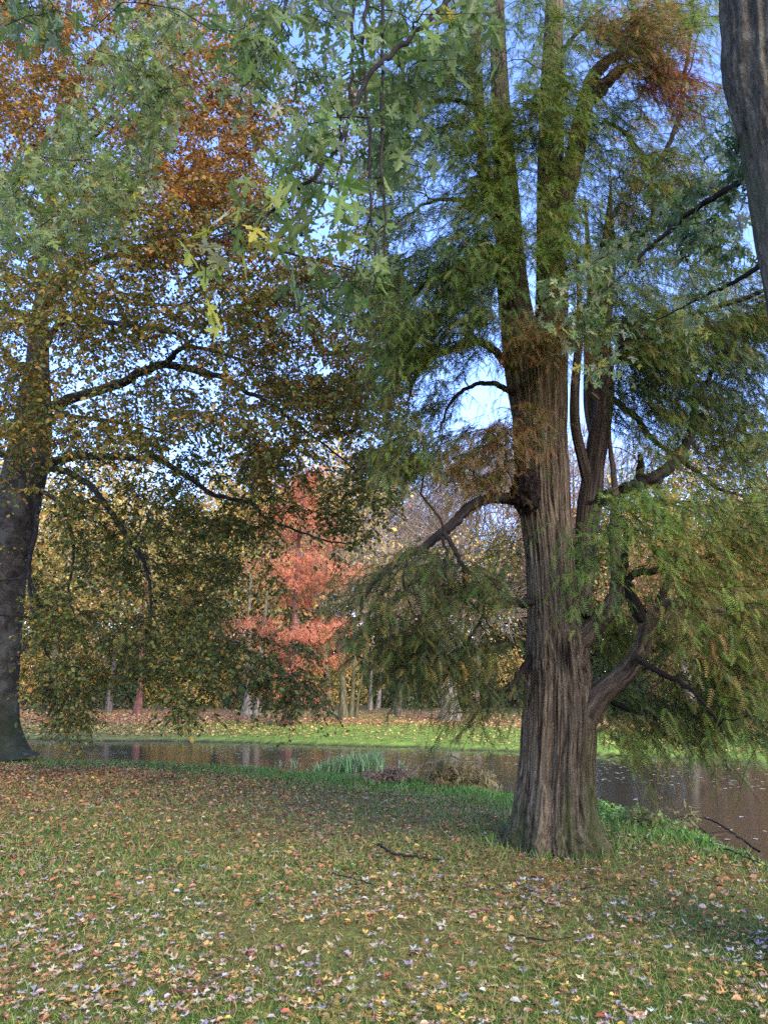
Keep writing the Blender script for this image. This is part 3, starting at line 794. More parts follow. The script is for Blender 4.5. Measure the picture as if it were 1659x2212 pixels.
    limbs = [
        # rising from the right flank of the trunk
        ([(1200, 1440), (1230, 1402), (1262, 1376), (1296, 1340), (1322, 1304), (1334, 1268), (1330, 1210), (1324, 1150), (1328, 1080), (1322, 1000), (1312, 900), (1326, 820)], (8.1, 7.9), (.13, .13, .118, .108, .10, .08, .06, .05, .035, .02, .006), 'cypress_limb', 16),
        ([(1225, 1640), (1268, 1545), (1310, 1488), (1352, 1455), (1383, 1405), (1398, 1350), (1425, 1316), (1480, 1303), (1550, 1320), (1600, 1354), (1650, 1384), (1740, 1400), (1840, 1390)],
         (8.15, 6.8), (.13, .15, .132, .108, .094, .086, .074, .056, .046, .038, .028, .018, .008), 'cypress_limb', 18),
        ([(1388, 1392), (1402, 1346), (1424, 1296), (1450, 1240), (1468, 1170), (1476, 1090)], (7.75, 7.5), (.060, .066, .054, .040, .026, .010), 'cypress_limb', 12),
        ([(1398, 1350), (1382, 1326), (1366, 1296), (1356, 1262), (1348, 1215), (1352, 1150)], (7.6, 7.4), (.085, .075, .065, .045, .03), 'dark_limb', 10),
        ([(1270, 1092), (1300, 1078), (1330, 1066), (1366, 1050), (1408, 1034), (1450, 1004), (1480, 962), (1496, 920), (1502, 880), (1540, 800), (1600, 720)], (8.3, 7.8), (.10, .09, .085, .07, .05, .03, .02), 'dark_limb', 12),
        ([(1378, 1046), (1384, 1010), (1382, 982)], (8.2, 8.1), (.06, .05, .03), 'dark_limb', 10),
        ([(1440, 1010), (1420, 1050), (1436, 1090), (1430, 1130)], (8.1, 7.9), (.04, .03, .015), 'dark_limb', 8),
        # left side
        ([(1140, 1082), (1108, 1078), (1070, 1075), (1034, 1084), (1006, 1102), (984, 1126), (950, 1154), (914, 1186), (880, 1196), (840, 1225), (806, 1262), (784, 1300), (776, 1340)], (7.9, 6.9), (.080, .068, .06, .055, .046, .033, .024, .012), 'dark_limb', 12),
        ([(960, 1148), (978, 1180), (1000, 1222), (1030, 1250)], (7.2, 7.1), (.03, .025, .012), 'dark_limb', 8),
        ([(1146, 1300), (1110, 1304), (1078, 1304), (1050, 1296), (1028, 1280), (1004, 1272), (970, 1280), (930, 1300)], (8.0, 7.0), (.055, .05, .045, .035, .015), 'dark_limb', 10),
        ([(1146, 1420), (1118, 1462), (1090, 1492), (1062, 1512), (1030, 1540), (1010, 1570)], (8.1, 7.2), (.045, .035, .025, .012), 'dark_limb', 8),
        ([(1106, 800), (1080, 772), (1058, 748), (1020, 738), (980, 750), (930, 776), (900, 808), (886, 850), (880, 900)], (8.0, 7.0), (.06, .05, .045, .035, .02, .010), 'dark_limb', 10),
        ([(1108, 850), (1070, 830), (1030, 830), (990, 850), (962, 890), (950, 930)], (8.0, 7.4), (.04, .03, .02, .01), 'dark_limb', 8),
        ([(1086, 470), (1040, 450), (980, 430), (920, 440), (860, 480)], (8.0, 7.4), (.05, .035, .02, .01), 'dark_limb', 8),
        ([(1078, 560), (1010, 570), (940, 600), (870, 660), (840, 720)], (8.0, 7.0), (.05, .035, .02, .01), 'dark_limb', 8),
        ([(1070, 260), (1000, 220), (930, 220), (870, 260)], (8.1, 7.6), (.045, .03, .015), 'dark_limb', 8),
        ([(950, 1154), (966, 1200), (956, 1270), (920, 1330), (880, 1372)], (7.2, 6.8), (.020, .016, .012, .006), 'dark_limb', 6),
        ([(884, 1196), (872, 1250), (886, 1310), (920, 1360), (930, 1420)], (7.0, 6.8), (.018, .014, .010, .005), 'dark_limb', 6),
        ([(1030, 1282), (1042, 1320), (1020, 1370), (980, 1410), (930, 1420)], (7.5, 7.1), (.022, .016, .012, .006), 'dark_limb', 6),
        ([(842, 1226), (826, 1290), (846, 1350), (838, 1400)], (6.9, 6.7), (.014, .010, .005), 'dark_limb', 6),
        ([(1000, 1222), (1010, 1290), (1050, 1340), (1080, 1400)], (7.2, 7.1), (.014, .010, .005), 'dark_limb', 6),
        # upper right
        ([(1188, 640), (1196, 560), (1207, 480), (1226, 400), (1246, 310), (1262, 230), (1284, 160), (1330, 120), (1390, 90)], (8.15, 7.6), (.10, .13, .135, .13, .12, .11, .09, .06, .03), 'cypress_limb', 14),
        ([(1262, 225), (1300, 190), (1340, 150), (1400, 140)], (7.9, 7.5), (.10, .09, .06, .03), 'cypress_limb', 12),
        ([(1310, 560), (1350, 520), (1390, 500), (1410, 470), (1404, 380), (1380, 330), (1340, 280), (1300, 260)], (8.4, 8.3), (.06, .05, .045, .035, .02), 'dark_limb', 10),
        ([(1400, 495), (1440, 440), (1560, 410), (1660, 370)], (8.3, 7.8), (.05, .04, .03, .015), 'dark_limb', 8),
        ([(1310, 700), (1360, 700), (1440, 690), (1520, 672), (1620, 640), (1700, 600)], (8.4, 7.4), (.06, .05, .04, .03, .015), 'dark_limb', 8),
        ([(1318, 780), (1400, 760), (1500, 720), (1600, 690), (1720, 680)], (8.4, 8.6), (.06, .045, .03, .015), 'dark_limb', 8),
        ([(1330, 1250), (1390, 1236), (1470, 1220), (1560, 1190), (1660, 1170)], (7.9, 7.2), (.05, .04, .03, .015), 'dark_limb', 8),
        ([(1320, 860), (1370, 900), (1410, 950), (1480, 1000), (1560, 1060), (1640, 1070)], (8.5, 8.8), (.05, .04, .03, .015), 'dark_limb', 8),
        ([(1372, 1420), (1420, 1450), (1480, 1480), (1530, 1530), (1560, 1580)], (7.6, 7.0), (.04, .03, .02, .01), 'dark_limb', 8),
        ([(1280, 1500), (1330, 1520), (1400, 1560), (1460, 1600), (1500, 1610)], (8.2, 8.6), (.04, .03, .02, .01), 'dark_limb', 8),
        ([(1205, 300), (1190, 180), (1230, 90), (1300, 20)], (8.2, 8), (.05, .04, .02), 'dark_limb', 8),
        ([(1470, 240, 8.6), (1478, 160, 8.6), (1490, 80, 8.6), (1500, -60, 8.6)], 0, (.035, .03, .02), 'dark_limb', 8),
        ([(1404, 380), (1440, 320), (1468, 250)], (8.3, 8.6), (.035, .035, .034), 'dark_limb', 8),
    ]
    mats = {}
    for pts, Yr, rr, mt, sd in limbs:
        if Yr:
            Ys = np.linspace(Yr[0], Yr[1], len(pts)); pts = [(a, c, y) for (a, c), y in zip(pts, Ys)]
        p, r = px_path(pts, Y0, [a_ * .86 for a_ in rr], len(pts) * 6, rg, .006)
        bb = Buf(); bb.tubes(p, r, sd, fn=bark_fn(ridge=.008, rfreq=12, rstretch=2, seed=20, lump=.025), cap=True)
        sk.buf[k] = bb; mats[k] = mt; sk.add(p, r, k, .8); k += 1
    # burl where the left limb leaves the trunk
    c = P(1134, 1062, 7.76)
    th, ph = np.meshgrid(np.linspace(0, 2 * np.pi, 49)[:-1], np.linspace(.02, np.pi - .02, 32))
    d = np.stack([np.sin(ph) * np.cos(th), np.sin(ph) * np.sin(th), np.cos(ph)], -1)
    rr = 1 + .42 * (1 - 2 * np.abs(vnoise(d * 3.4, 31))) * .6 + .30 * fbm(d * 7, 2, 33)
    Vb = c + d * rr[..., None] * np.array([.125, .15, .20])
    idx = np.arange(32 * 48).reshape(32, 48); a = idx[:-1]; e = idx[1:]
    bb = Buf(); bb.add(Vb, np.stack([a, np.roll(a, -1, 1), np.roll(e, -1, 1), e], -1), B=d.reshape(-1, 3) * .2)
    bb.build('burl', M['burl'], trunk_o, True)
    # foliage
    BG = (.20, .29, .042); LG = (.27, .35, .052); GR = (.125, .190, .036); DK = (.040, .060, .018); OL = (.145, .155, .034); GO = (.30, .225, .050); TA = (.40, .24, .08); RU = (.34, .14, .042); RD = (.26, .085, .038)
    pg = [(3.6, GR), (2, OL), (2, BG), (.35, GO), (1, DK)]
    pb = [(3, LG), (2.5, BG), (1, GO), (1, GR)]
    po = [(3, OL), (1, GO), (2.4, GR), (.8, DK), (1, BG)]
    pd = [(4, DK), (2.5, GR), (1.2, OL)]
    pgold = [(2, GO), (3, OL), (.4, TA), (2.2, BG)]
    prust = [(2, TA), (3, GO), (1.6, RU), (2, OL)]
    pred = [(3, RD), (2, RU)]
    pbright = [(3, (.15, .25, .045)), (2, LG), (1, GR)]
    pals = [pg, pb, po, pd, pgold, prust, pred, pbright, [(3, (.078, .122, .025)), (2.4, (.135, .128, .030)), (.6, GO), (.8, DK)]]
    g_, b_, o_, d_, y_, r_, x_, t_, l_ = range(9)
    blobs = [
        ([(830, 130), (1060, 60), (1080, 560), (1060, 720), (840, 720), (830, 400)], 6.6, 9.2, 150, g_),
        ([(860, 560), (1090, 540), (1090, 730), (960, 740), (860, 800)], 6.6, 8.6, 50, g_),
        ([(1010, 250), (1130, 230), (1150, 580), (1040, 560)], 7.0, 7.8, 80, b_),
        ([(1130, 150), (1230, 120), (1240, 640), (1150, 560)], 6.9, 7.7, 66, b_),
        ([(1000, -40), (1560, -40), (1540, 60), (1280, 100), (1000, 180)], 7.2, 9.2, 80, b_),
        ([(1260, 30), (1440, 30), (1450, 120), (1390, 170), (1270, 130)], 6.8, 7.6, 26, r_),
        ([(1380, 120), (1470, 100), (1480, 220), (1390, 200)], 7.2, 8, 14, x_),
        ([(1230, 200), (1560, 200), (1580, 520), (1420, 560), (1230, 540)], 7.2, 9.4, 84, g_),
        ([(1320, 280), (1440, 260), (1480, 440), (1330, 480)], 7.0, 8.2, 24, y_),
        ([(1250, 540), (1640, 560), (1660, 720), (1250, 720)], 7.4, 9.4, 74, g_),
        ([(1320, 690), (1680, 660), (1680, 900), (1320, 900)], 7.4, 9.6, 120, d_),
        ([(1340, 660), (1640, 640), (1640, 760), (1340, 780)], 6.8, 7.8, 26, o_),
        ([(1320, 880), (1680, 880), (1680, 1010), (1340, 1060)], 7.6, 9.8, 56, o_),
        ([(1500, 980), (1690, 960), (1690, 1200), (1480, 1180)], 7.0, 9.0, 62, g_),
        ([(1280, 1050), (1420, 1040), (1450, 1160), (1400, 1260), (1260, 1250), (1270, 1120)], 6.9, 7.5, 34, t_),
        ([(1230, 1140), (1320, 1130), (1320, 1330), (1240, 1320)], 7.0, 7.4, 9, t_),
        ([(1380, 1170), (1690, 1120), (1690, 1300), (1420, 1300)], 6.8, 8.6, 72, y_),
        ([(1450, 1280), (1690, 1280), (1690, 1440), (1560, 1460), (1460, 1420)], 6.6, 8.4, 74, y_),
        ([(1290, 1300), (1460, 1290), (1460, 1440), (1300, 1440)], 8.4, 9.6, 40, o_),
        ([(1300, 1440), (1420, 1440), (1440, 1580), (1300, 1550)], 8.4, 9.6, 44, o_),
        ([(1420, 1440), (1560, 1440), (1540, 1560), (1440, 1590)], 7.2, 9.0, 58, o_),
        ([(1560, 1440), (1690, 1420), (1690, 1620), (1570, 1600)], 6.4, 7.6, 34, o_),
        ([(1440, 1275), (1690, 1270), (1690, 1410), (1450, 1350)], 6.4, 7.0, 30, y_),
        # left drooping cloud
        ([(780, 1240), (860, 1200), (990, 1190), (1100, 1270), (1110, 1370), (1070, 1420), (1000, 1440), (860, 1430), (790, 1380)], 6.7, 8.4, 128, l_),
        ([(800, 1330), (1000, 1350), (980, 1440), (900, 1460), (800, 1400)], 6.9, 8.2, 34, l_),
        ([(1000, 1500), (1110, 1420), (1120, 1490), (1020, 1550)], 7.0, 7.8, 14, l_),
        ([(1080, 1120), (1136, 1120), (1136, 1230), (1070, 1220)], 7.9, 8.5, 8, g_),
        ([(980, 920), (1100, 900), (1110, 1040), (960, 1050)], 7.4, 8.6, 30, r_),
        ([(860, 880), (990, 860), (990, 990), (870, 1020)], 6.9, 8.0, 28, o_),
        ([(880, 720), (1060, 720), (1000, 800), (900, 900), (870, 820)], 6.9, 8.0, 26, g_),
        ([(1080, 700), (1225, 700), (1200, 850), (1090, 800)], 7.1, 7.6, 20, r_),
        ([(1110, 860), (1210, 880), (1210, 960), (1110, 930)], 7.3, 7.6, 5, r_),
        ([(1300, 1560), (1540, 1550), (1490, 1600), (1380, 1610), (1310, 1600)], 7.0, 8.4, 18, o_),
    ]
    T, PI = [], []
    for poly, a, c_, n, pi in blobs:
        n = int(n * (1.62 if np.mean(poly, 0)[1] < 1010 else .80))
        q = poly_points(poly, n, rg); Y = rg.uniform(a, c_, n)
        p = P(q[:, 0], q[:, 1], Y)
        w = fbm(p * np.array([1.3, 1.3, 2.2]), 2, 57)          # boughs and gaps
        kk = w > np.quantile(w, .32)
        T.append(p[kk]); PI.append(np.full(kk.sum(), pi))
    # parts of the crown outside the frame
    n = 260
    d = nrm(rg.normal(0, 1, (n, 3))) * rg.uniform(.5, 1, (n, 1)) ** .5
    p = base + np.array([0, .4, 8.0]) + d * np.array([2.9, 2.6, 7.])
    x, y, dep = proj(p)
    kk = (y < -30) | (x > W_ + 30)
    T.append(p[kk]); PI.append(np.full(kk.sum(), g_))
    T = np.vstack(T); PI = np.concatenate(PI)
    paths, rr, ids = sk.grow(T, rg, wl=.30, r_k=.010, r_min=.004, arch=.10, jit=.05, rmax=.035)
    for i in sk.buf:
        w = ids == i
        if w.any(): sk.buf[i].tubes(paths[w], rr[w], 5)
    out = T - np.stack([np.full(len(T), base[0]), np.full(len(T), base[1]), T[:, 2] + .15], -1)
    out = nrm(out + 1e-3)
    cb = Buf(); tw = Buf()
    feather_sprays(tw, cb, T, out, rg, 5, 9, pals, PI, tl=(.25, .55), fs=(.10, .18), droop=.55, spread=.10)
    # fronds along the last part of every branchlet too
    n2, K = paths.shape[:2]
    mid_ = paths[:, K - 2]
    feather_sprays(tw, cb, mid_, out, rg, 2, 8, pals, PI, tl=(.2, .45), fs=(.10, .17), droop=.5, spread=.08)
    for i in sk.buf:
        if sk.buf[i].n and i >= nst: sk.buf[i].build('limb', M[mats[i]], root, True)
    for i in range(nst):
        if sk.buf[i].n: tw.n and None
        bsmall = sk.buf[i]
        if bsmall.n: bsmall.build('branchlet', M['dark_limb'], root, True)
    tw.build('twigs', M['dark_limb'], root, True)
    cb.build('crown', M['needle'], root)

# ------------------------------------------------------------------ silver maple: trunk at the right edge, crown overhead
def build_maple():
    rg = np.random.default_rng(33)
    Y0 = 4.5
    rows = [(-700, 1490, 1660), (-400, 1515, 1700), (-200, 1530, 1732), (0, 1545, 1764), (130, 1549, 1778), (250, 1574, 1798), (350, 1590, 1816), (470, 1610, 1842), (600, 1640, 1880), (770, 1672, 1924), (1000, 1712, 1980),
            (1400, 1764, 2056), (1800, 1806, 2118), (2200, 1836, 2176), (2500, 1830, 2236), (2640, 1800, 2290)]
    rows = [(y, xa + 16, xb + 4) for y, xa, xb in rows]
    tp, tr = edge_stem(rows[::-1], Y0, 420); tr = tr * .95
    k0 = np.searchsorted(tp[:, 2], -.12); tp, tr = tp[k0:], tr[k0:]
    base = tp[0].copy(); base[2] = float(height(base[0], base[1]))
    root = thing('silver_maple_tree', base, 'silver maple with furrowed trunk at the right edge and lobed leaves hanging overhead', 'tree')
    b = Buf(); b.tubes(tp, tr, 220, ref=(0, 1, 0), cap=True, fn=bark_fn(flute=.05, ffreq=1.6, ridge=.022, rfreq=13, rstretch=2.2, base=1.5, seed=41, lump=.06))
    b.build('trunk', M['maple_bark'], root, True)
    top = tp[-1]
    sk = Skel(); sk.add(tp[len(tp) // 2:], tr[len(tp) // 2:] * .5, 0, 0); sk.buf[0] = Buf()
    def wl(pts, rr, n=26, rgw=.03):
        s = smooth_path(np.hstack([np.array(pts, float), np.interp(np.linspace(0, 1, len(pts)), np.linspace(0, 1, len(rr)), rr)[:, None]]), n)
        s[2:-1, :3] += rg.normal(0, rgw, (n - 3, 3))
        return s[:, :3], s[:, 3]
    q = lambda f: tp[int(f * (len(tp) - 1))]
    a = q(.80); c = q(.93); e = top; z9 = a[2]
    limbs = [
        wl([a, a + [-1.2, .1, .9], (0.4, 4.5, 7.3), (-1.6, 4.2, 7.6), (-3.4, 3.6, 7.3), (-5.2, 2.8, 6.8)], (.17, .13, .09, .03)),
        wl([c, c + [-.8, -1.0, .8], (.6, 2.0, 8.6), (-1.4, .6, 9.0), (-4, -1, 9.2)], (.16, .11, .03)),
        wl([e, e + [-.5, .2, 2], e + [-1.2, 0, 4.5], e + [-1.8, -.5, 7]], (.2, .13, .04)),
        wl([e, e + [.8, -.5, 1.5], e + [2.5, -1.2, 3.2], e + [5, -2, 4]], (.17, .1, .03)),
        wl([c, c + [.3, -1.4, .9], (3.0, .8, 8.5), (3.2, -2.2, 9.2), (3.6, -5.5, 9)], (.17, .1, .03)),
        wl([a, a + [.9, -.8, .8], (5.5, 2.6, 7.6), (8, 1.2, 7.8)], (.15, .1, .03)),
        wl([c, (1.8, 3.4, 6.6), (.9, 2.2, 6.2), (-.2, 1.7, 5.6), (-1.2, 1.6, 5.0)], (.09, .06, .03, .015)),
    ]
    vis = [
        ([(1640, 330, 4.6), (1590, 396, 5.0), (1500, 452, 5.4), (1420, 520, 5.5), (1330, 606, 5.5), (1240, 680, 5.45)], (.032, .026, .02, .013, .006)),
        ([(1660, 560, 4.6), (1600, 600, 5.2), (1520, 640, 5.8), (1420, 690, 6.0)], (.022, .018, .013, .006)),
        # long hanging twigs of the near branch
        ([(1010, -260, 2.7), (985, -40, 2.6), (930, 40, 2.5), (860, 104, 2.45), (800, 160, 2.4), (760, 250, 2.4), (720, 330, 2.35), (650, 408, 2.3), (560, 474, 2.25), (470, 512, 2.2), (430, 520, 2.2)], (.014, .011, .009, .007, .005, .003)),
        ([(800, -260, 3.0), (792, -20, 2.9), (786, 140, 2.85), (798, 300, 2.8), (802, 450, 2.8), (812, 560, 2.75), (808, 620, 2.75)], (.010, .008, .006, .004, .003)),
        ([(770, -260, 3.2), (764, 0, 3.1), (756, 200, 3.1), (742, 330, 3.0), (700, 440, 3.0)], (.010, .008, .006, .003)),
        ([(830, -200, 2.6), (826, 120, 2.55), (822, 340, 2.5), (832, 480, 2.5), (826, 570, 2.5), (790, 640, 2.45)], (.008, .006, .004, .003)),
        ([(640, -260, 3.4), (620, 0, 3.3), (570, 120, 3.2), (520, 200, 3.2)], (.012, .008, .005, .003)),
    ]
    k = 1
    for p, r in limbs:
        bb = Buf(); bb.tubes(p, r, 12, cap=True); sk.buf[k] = bb; sk.add(p, r, k, 1); k += 1
    for pts, rr in vis:
        p, r = px_path(pts, 0, rr, len(pts) * 6, rg, .004)
        if pts[0][1] < 0:                      # carry the twig up to the overhead limb
            j = np.argmin(np.linalg.norm(sk.p - (p[0] + [0, 0, 1.5]), axis=1)); s0 = sk.p[j]
            m_ = (s0 + p[0]) / 2 + np.array([0, 0, .5])
            t = np.linspace(0, 1, 10)[:-1, None]
            pre = (1 - t) ** 2 * s0 + 2 * t * (1 - t) * m_ + t * t * p[0]
            p = np.vstack([pre, p]); r = np.concatenate([np.linspace(r[0] * 1.8, r[0], 9), r])
        bb = Buf(); bb.tubes(p, r, 6); sk.buf[k] = bb; sk.add(p, r, k, 1.5); k += 1
    GR = (.095, .155, .030); G2 = (.13, .20, .040); SV = (.20, .25, .16); PL = (.32, .35, .17); YL = (.36, .33, .05); DK = (.045, .085, .020); CR = (.42, .38, .20)
    green = [(4, GR), (3.5, G2), (1, DK), (.5, SV), (.22, YL)]
    silver = [(3, (.17, .24, .058)), (3, (.215, .275, .085)), (1.8, PL), (2, (.16, .23, .05)), (.6, YL)]
    small = [(3, (.19, .26, .10)), (2, PL), (2, G2), (.8, YL)]
    yell = [(3, YL), (1.5, (.25, .28, .05)), (1, CR)]
    blobs = [
        ([(470, 0), (960, 0), (880, 200), (760, 260), (640, 300), (480, 200)], 2.2, 3.0, 14, green, .066, 10),
        ([(600, 200), (780, 230), (760, 440), (640, 470), (600, 330)], 2.2, 2.6, 6, [(3, GR), (3, G2), (.6, PL), (.4, YL)], .068, 8),
        ([(420, 480), (520, 480), (500, 560), (420, 560)], 2.15, 2.25, 2, yell, .078, 2),
        ([(480, 470), (620, 440), (620, 500), (500, 530)], 2.2, 2.4, 3, [(1, YL), (3, G2), (.5, CR)], .066, 5),
        ([(640, 490), (800, 500), (800, 660), (640, 660)], 2.6, 3.3, 7, [(3, GR), (2, DK), (2, G2)], .072, 6),
        ([(470, -30), (1000, -30), (900, 160), (480, 240)], 3.2, 4.6, 24, green, .060, 13),
        ([(320, -30), (430, 60), (400, 330), (300, 470), (150, 560), (-20, 560), (-20, 400), (120, 260), (190, 120), (240, 0)], 3.8, 5.2, 60, silver, .052, 17),
        ([(150, 100), (390, 60), (380, 260), (140, 330)], 3.6, 4.8, 14, silver, .054, 17),
        ([(-20, -30), (150, -30), (60, 70), (-20, 90)], 2.5, 3.2, 8, green, .066, 10),
        ([(-20, 380), (200, 360), (140, 560), (-20, 540)], 3.8, 5.0, 20, silver, .054, 17),
        ([(1180, 600), (1330, 560), (1330, 700), (1190, 740)], 5.2, 5.7, 12, small, .066, 12),
        ([(1240, 700), (1330, 690), (1340, 800), (1290, 880)], 5.3, 5.7, 6, small, .066, 8),
        ([(1260, 480), (1480, 440), (1500, 560), (1280, 600)], 5.4, 6.6, 16, small, .066, 11),
        ([(1430, 380), (1600, 360), (1600, 560), (1450, 600)], 5.2, 6.4, 18, [(3, DK), (3, GR), (1.5, (.13, .18, .095))], .085, 12),
        ([(1340, 640), (1560, 620), (1560, 800), (1400, 820)], 5.6, 6.6, 8, small, .066, 9),
        ([(1560, 230), (1600, 230), (1630, 420), (1570, 420)], 4.6, 5.2, 6, [(3, DK), (2, SV)], .085, 9),
        ([(820, 100), (1010, 0), (1000, 120), (860, 260)], 2.6, 3.4, 8, green, .10, 6),
        ([(560, 180), (860, 120), (860, 420), (560, 360)], 3.2, 4.8, 8, green, .062, 11),
        ([(820, 300), (930, 250), (930, 420), (830, 440)], 4.2, 5.5, 10, [(2, DK), (2, GR), (1, SV)], .09, 9),
    ]
    cb = Buf()
    def leaves(paths, rg, per, pal, size, t0=.45, tmpl=(MAPLE_V, MAPLE_F), sd=.035):
        n, K = paths.shape[:2]
        pi = np.repeat(np.arange(n), per); t = rg.uniform(t0, 1., len(pi)) * (K - 1.001); kk = t.astype(int); f = (t - kk)[:, None]
        p = paths[pi, kk] * (1 - f) + paths[pi, kk + 1] * f
        d = rg.normal(0, .75, (len(pi), 3)); d[:, 2] -= .75
        d = nrm(d)
        s = size * np.exp(rg.normal(0, .2, len(pi)))
        nn = rg.normal(0, .7, (len(pi), 3)); nn[:, 2] += .9
        cb.inst(tmpl[0], tmpl[1], p + d * s[:, None] * .55 + rg.normal(0, sd, (len(pi), 3)), d, nn, s, pick(pal, len(pi), rg, .13))
    for poly, y0, y1, n, pal, size, per in blobs:
        pt = poly_points(poly, n, rg); T = P(pt[:, 0], pt[:, 1], rg.uniform(y0, y1, n))
        lim = None
        paths, rr, ids = sk.grow(T, rg, wl=.15, r_k=.006, r_min=.0022, arch=.10, jit=.03, K=8, rmax=.02)
        for i in np.unique(ids): sk.buf[i].tubes(paths[ids == i], rr[ids == i], 4)
        # only the last half metre of each twig carries leaves
        L = np.linalg.norm(np.diff(paths, axis=1), axis=2).sum(1)
        st = 6; tt = np.clip(1 - .55 / np.maximum(L, .1), 0, .9)
        sub = []
        for pth, a0 in zip(paths, tt):
            u = np.linspace(a0, 1, 6) * 7; kk = np.minimum(u.astype(int), 6); f = (u - kk)[:, None]
            sub.append(pth[kk] * (1 - f) + pth[kk + 1] * f)
        sub = np.array(sub)
        leaves(sub, rg, per, pal, size, t0=0., sd=.05)
        # short side twigs
        j = np.repeat(np.arange(len(sub)), 2); o0 = sub[j, rg.integers(1, 5, len(j))]
        dd = nrm(rg.normal(0, 1, (len(j), 3)) * [1, 1, .5] + [0, 0, -.4]) * rg.uniform(.12, .3, (len(j), 1))
        tw = o0[:, None] + dd[:, None] * np.linspace(0, 1, 4)[None, :, None]
        for i in np.unique(ids):
            w = ids[j] == i; sk.buf[i].tubes(tw[w], np.linspace(.002, .0012, 4)[None] + 0 * tw[w][..., 0], 3)
        leaves(tw, rg, max(2, per // 4), pal, size * .92, t0=.3, sd=.03)
    # crown above and behind the camera: it shades the lawn
    n = 2600
    d = nrm(rg.normal(0, 1, (n, 3))) * rg.uniform(.15, 1, (n, 1)) ** .45
    p = np.array([1.2, -.6, 9.2]) + d * np.array([10., 9., 6.0])
    x, y, dep = proj(p)
    clear = (p[:, 2] - 1.6 > 1.06 * p[:, 1] + 1.0) & (p[:, 2] > 3.6)
    p = p[clear][:1150]
    paths, rr, ids = sk.grow(p, rg, wl=.25, r_k=.012, r_min=.004, arch=.06, jit=.05, rmax=.08, limbs=[0, 1, 2, 3, 4, 5, 6])
    for i in np.unique(ids): sk.buf[i].tubes(paths[ids == i], rr[ids == i], 4)
    leaves(paths[:, 2:], rg, 3, green, .25, t0=.2, tmpl=(FLATM_V, FLATM_F), sd=.28)
    b0 = sk.buf.pop(0)
    if b0.n: b0.build('branchlet', M['maple_twig'], root, True)
    for i in sorted(sk.buf): sk.buf[i].build('limb', M['maple_twig'], root, True)
    cb.build('crown', M['maple_leaf'], root)

# ------------------------------------------------------------------ trees across the pond
def small_tree(name, loc, label, rg, hgt, crown, n, per, pal, bark, tr=.16, lsize=.2, stems=None, lean=(0, 0), tstart=.3, arch=.12, twig_r=.012, up=0., group=None, bare_twigs=0, spread=(.5, .5, .35), clump=True, sides=12, leafbark=None, clumps=16):
    """crown: (centre height, rx, rz); n branch targets, per leaves each"""
    loc = np.array(loc, float)
    root = thing(name, loc, label, 'tree', group)
    sk = Skel(); tb = Buf()
    stems = stems or [((0, 0), (lean[0], lean[1]), 1.0, 1.0)]
    for i, (o, ln, hf, rf) in enumerate(stems):
        m = 9; t = np.linspace(0, 1, m)
        h = hgt * hf * .92
        p = loc + np.stack([o[0] + ln[0] * t ** 1.3, o[1] + ln[1] * t ** 1.3, -.12 + h * t], -1)
        p[1:, :2] += rg.normal(0, .035 * tr / .16, (m - 1, 2)).cumsum(0)
        r = tr * rf * (1 - .9 * t ** .8) * (1 + .55 * np.exp(-t * h / .35))
        s_ = smooth_path(np.hstack([p, r[:, None]]), 40)
        b = tb
        b.tubes(s_[:, :3], np.maximum(s_[:, 3], .012), sides, ref=(0, 1, 0), fn=bark_fn(flute=.12, ffreq=1.5, ridge=.012, rfreq=6, base=1.2, seed=int(rg.integers(99))))
        w = s_[:, 2] - loc[2] > hgt * tstart
        if w.sum() < 3: w = np.arange(40) > 30
        sk.add(s_[w, :3], np.maximum(s_[w, 3], .012) * .8, 0, 0.)
    ch, rx, rz = crown
    if clump:                                  # an uneven crown: targets gather in boughs, leaving gaps
        cc = nrm(rg.normal(0, 1, (clumps, 3))) * rg.uniform(.35, .9, (clumps, 1))
        d = cc[rg.integers(0, clumps, n)] + rg.normal(0, .23, (n, 3))
    else:
        d = nrm(rg.normal(0, 1, (n, 3))) * rg.uniform(.25, 1, (n, 1)) ** .5
    T = loc + np.array([lean[0] * .6, lean[1] * .6, ch]) + d * np.array([rx, rx, rz])
    T = T[T[:, 2] > loc[2] + .5]
    paths, rr, ids = sk.grow(T, rg, wl=.35, r_k=.016, r_min=twig_r, arch=arch, jit=.05, rmax=tr * .5)
    bb = Buf(); bb.tubes(paths, rr, 4)
    if bare_twigs:
        n_, K = paths.shape[:2]
        j = np.repeat(np.arange(n_), bare_twigs); t = rg.uniform(.3, 1., len(j)) * (K - 1.001); k = t.astype(int); f = (t - k)[:, None]
        p = paths[j, k] * (1 - f) + paths[j, k + 1] * f
        d = nrm(paths[j, -1] - paths[j, 0]) * .9 + rg.normal(0, .45, (len(j), 3)); d[:, 2] += up
        L = rg.uniform(.5, 1.5, len(j)) * rx / 3.5
        tw = p[:, None] + nrm(d)[:, None] * (L[:, None] * np.linspace(0, 1, 4))[..., None]
        tw[:, 1:3] += rg.normal(0, .04, (len(j), 2, 3))
        bb.tubes(tw, np.linspace(twig_r, twig_r * .5, 4)[None] + 0 * tw[..., 0], 3)
    tb.build('trunk', M[bark], root, True)
    bb.build('limb', M[leafbark or bark], root, True)
    if per:
        cb = Buf()
        oval_sprays(cb, paths, rg, per, pal, lsize, spread=spread, t0=.35, droop=.2)
        cb.build('crown', M['far_leaf'], root)
    return root

def place(proto, x, y, rz, sc, label=None):
    c = copy_tree(proto)
    c.location = (x, y, float(height(x, y)) - .05); c.rotation_euler = (0, 0, rz); c.scale = (sc, sc, sc * 1.0)
    if label: c['label'] = label
    return c

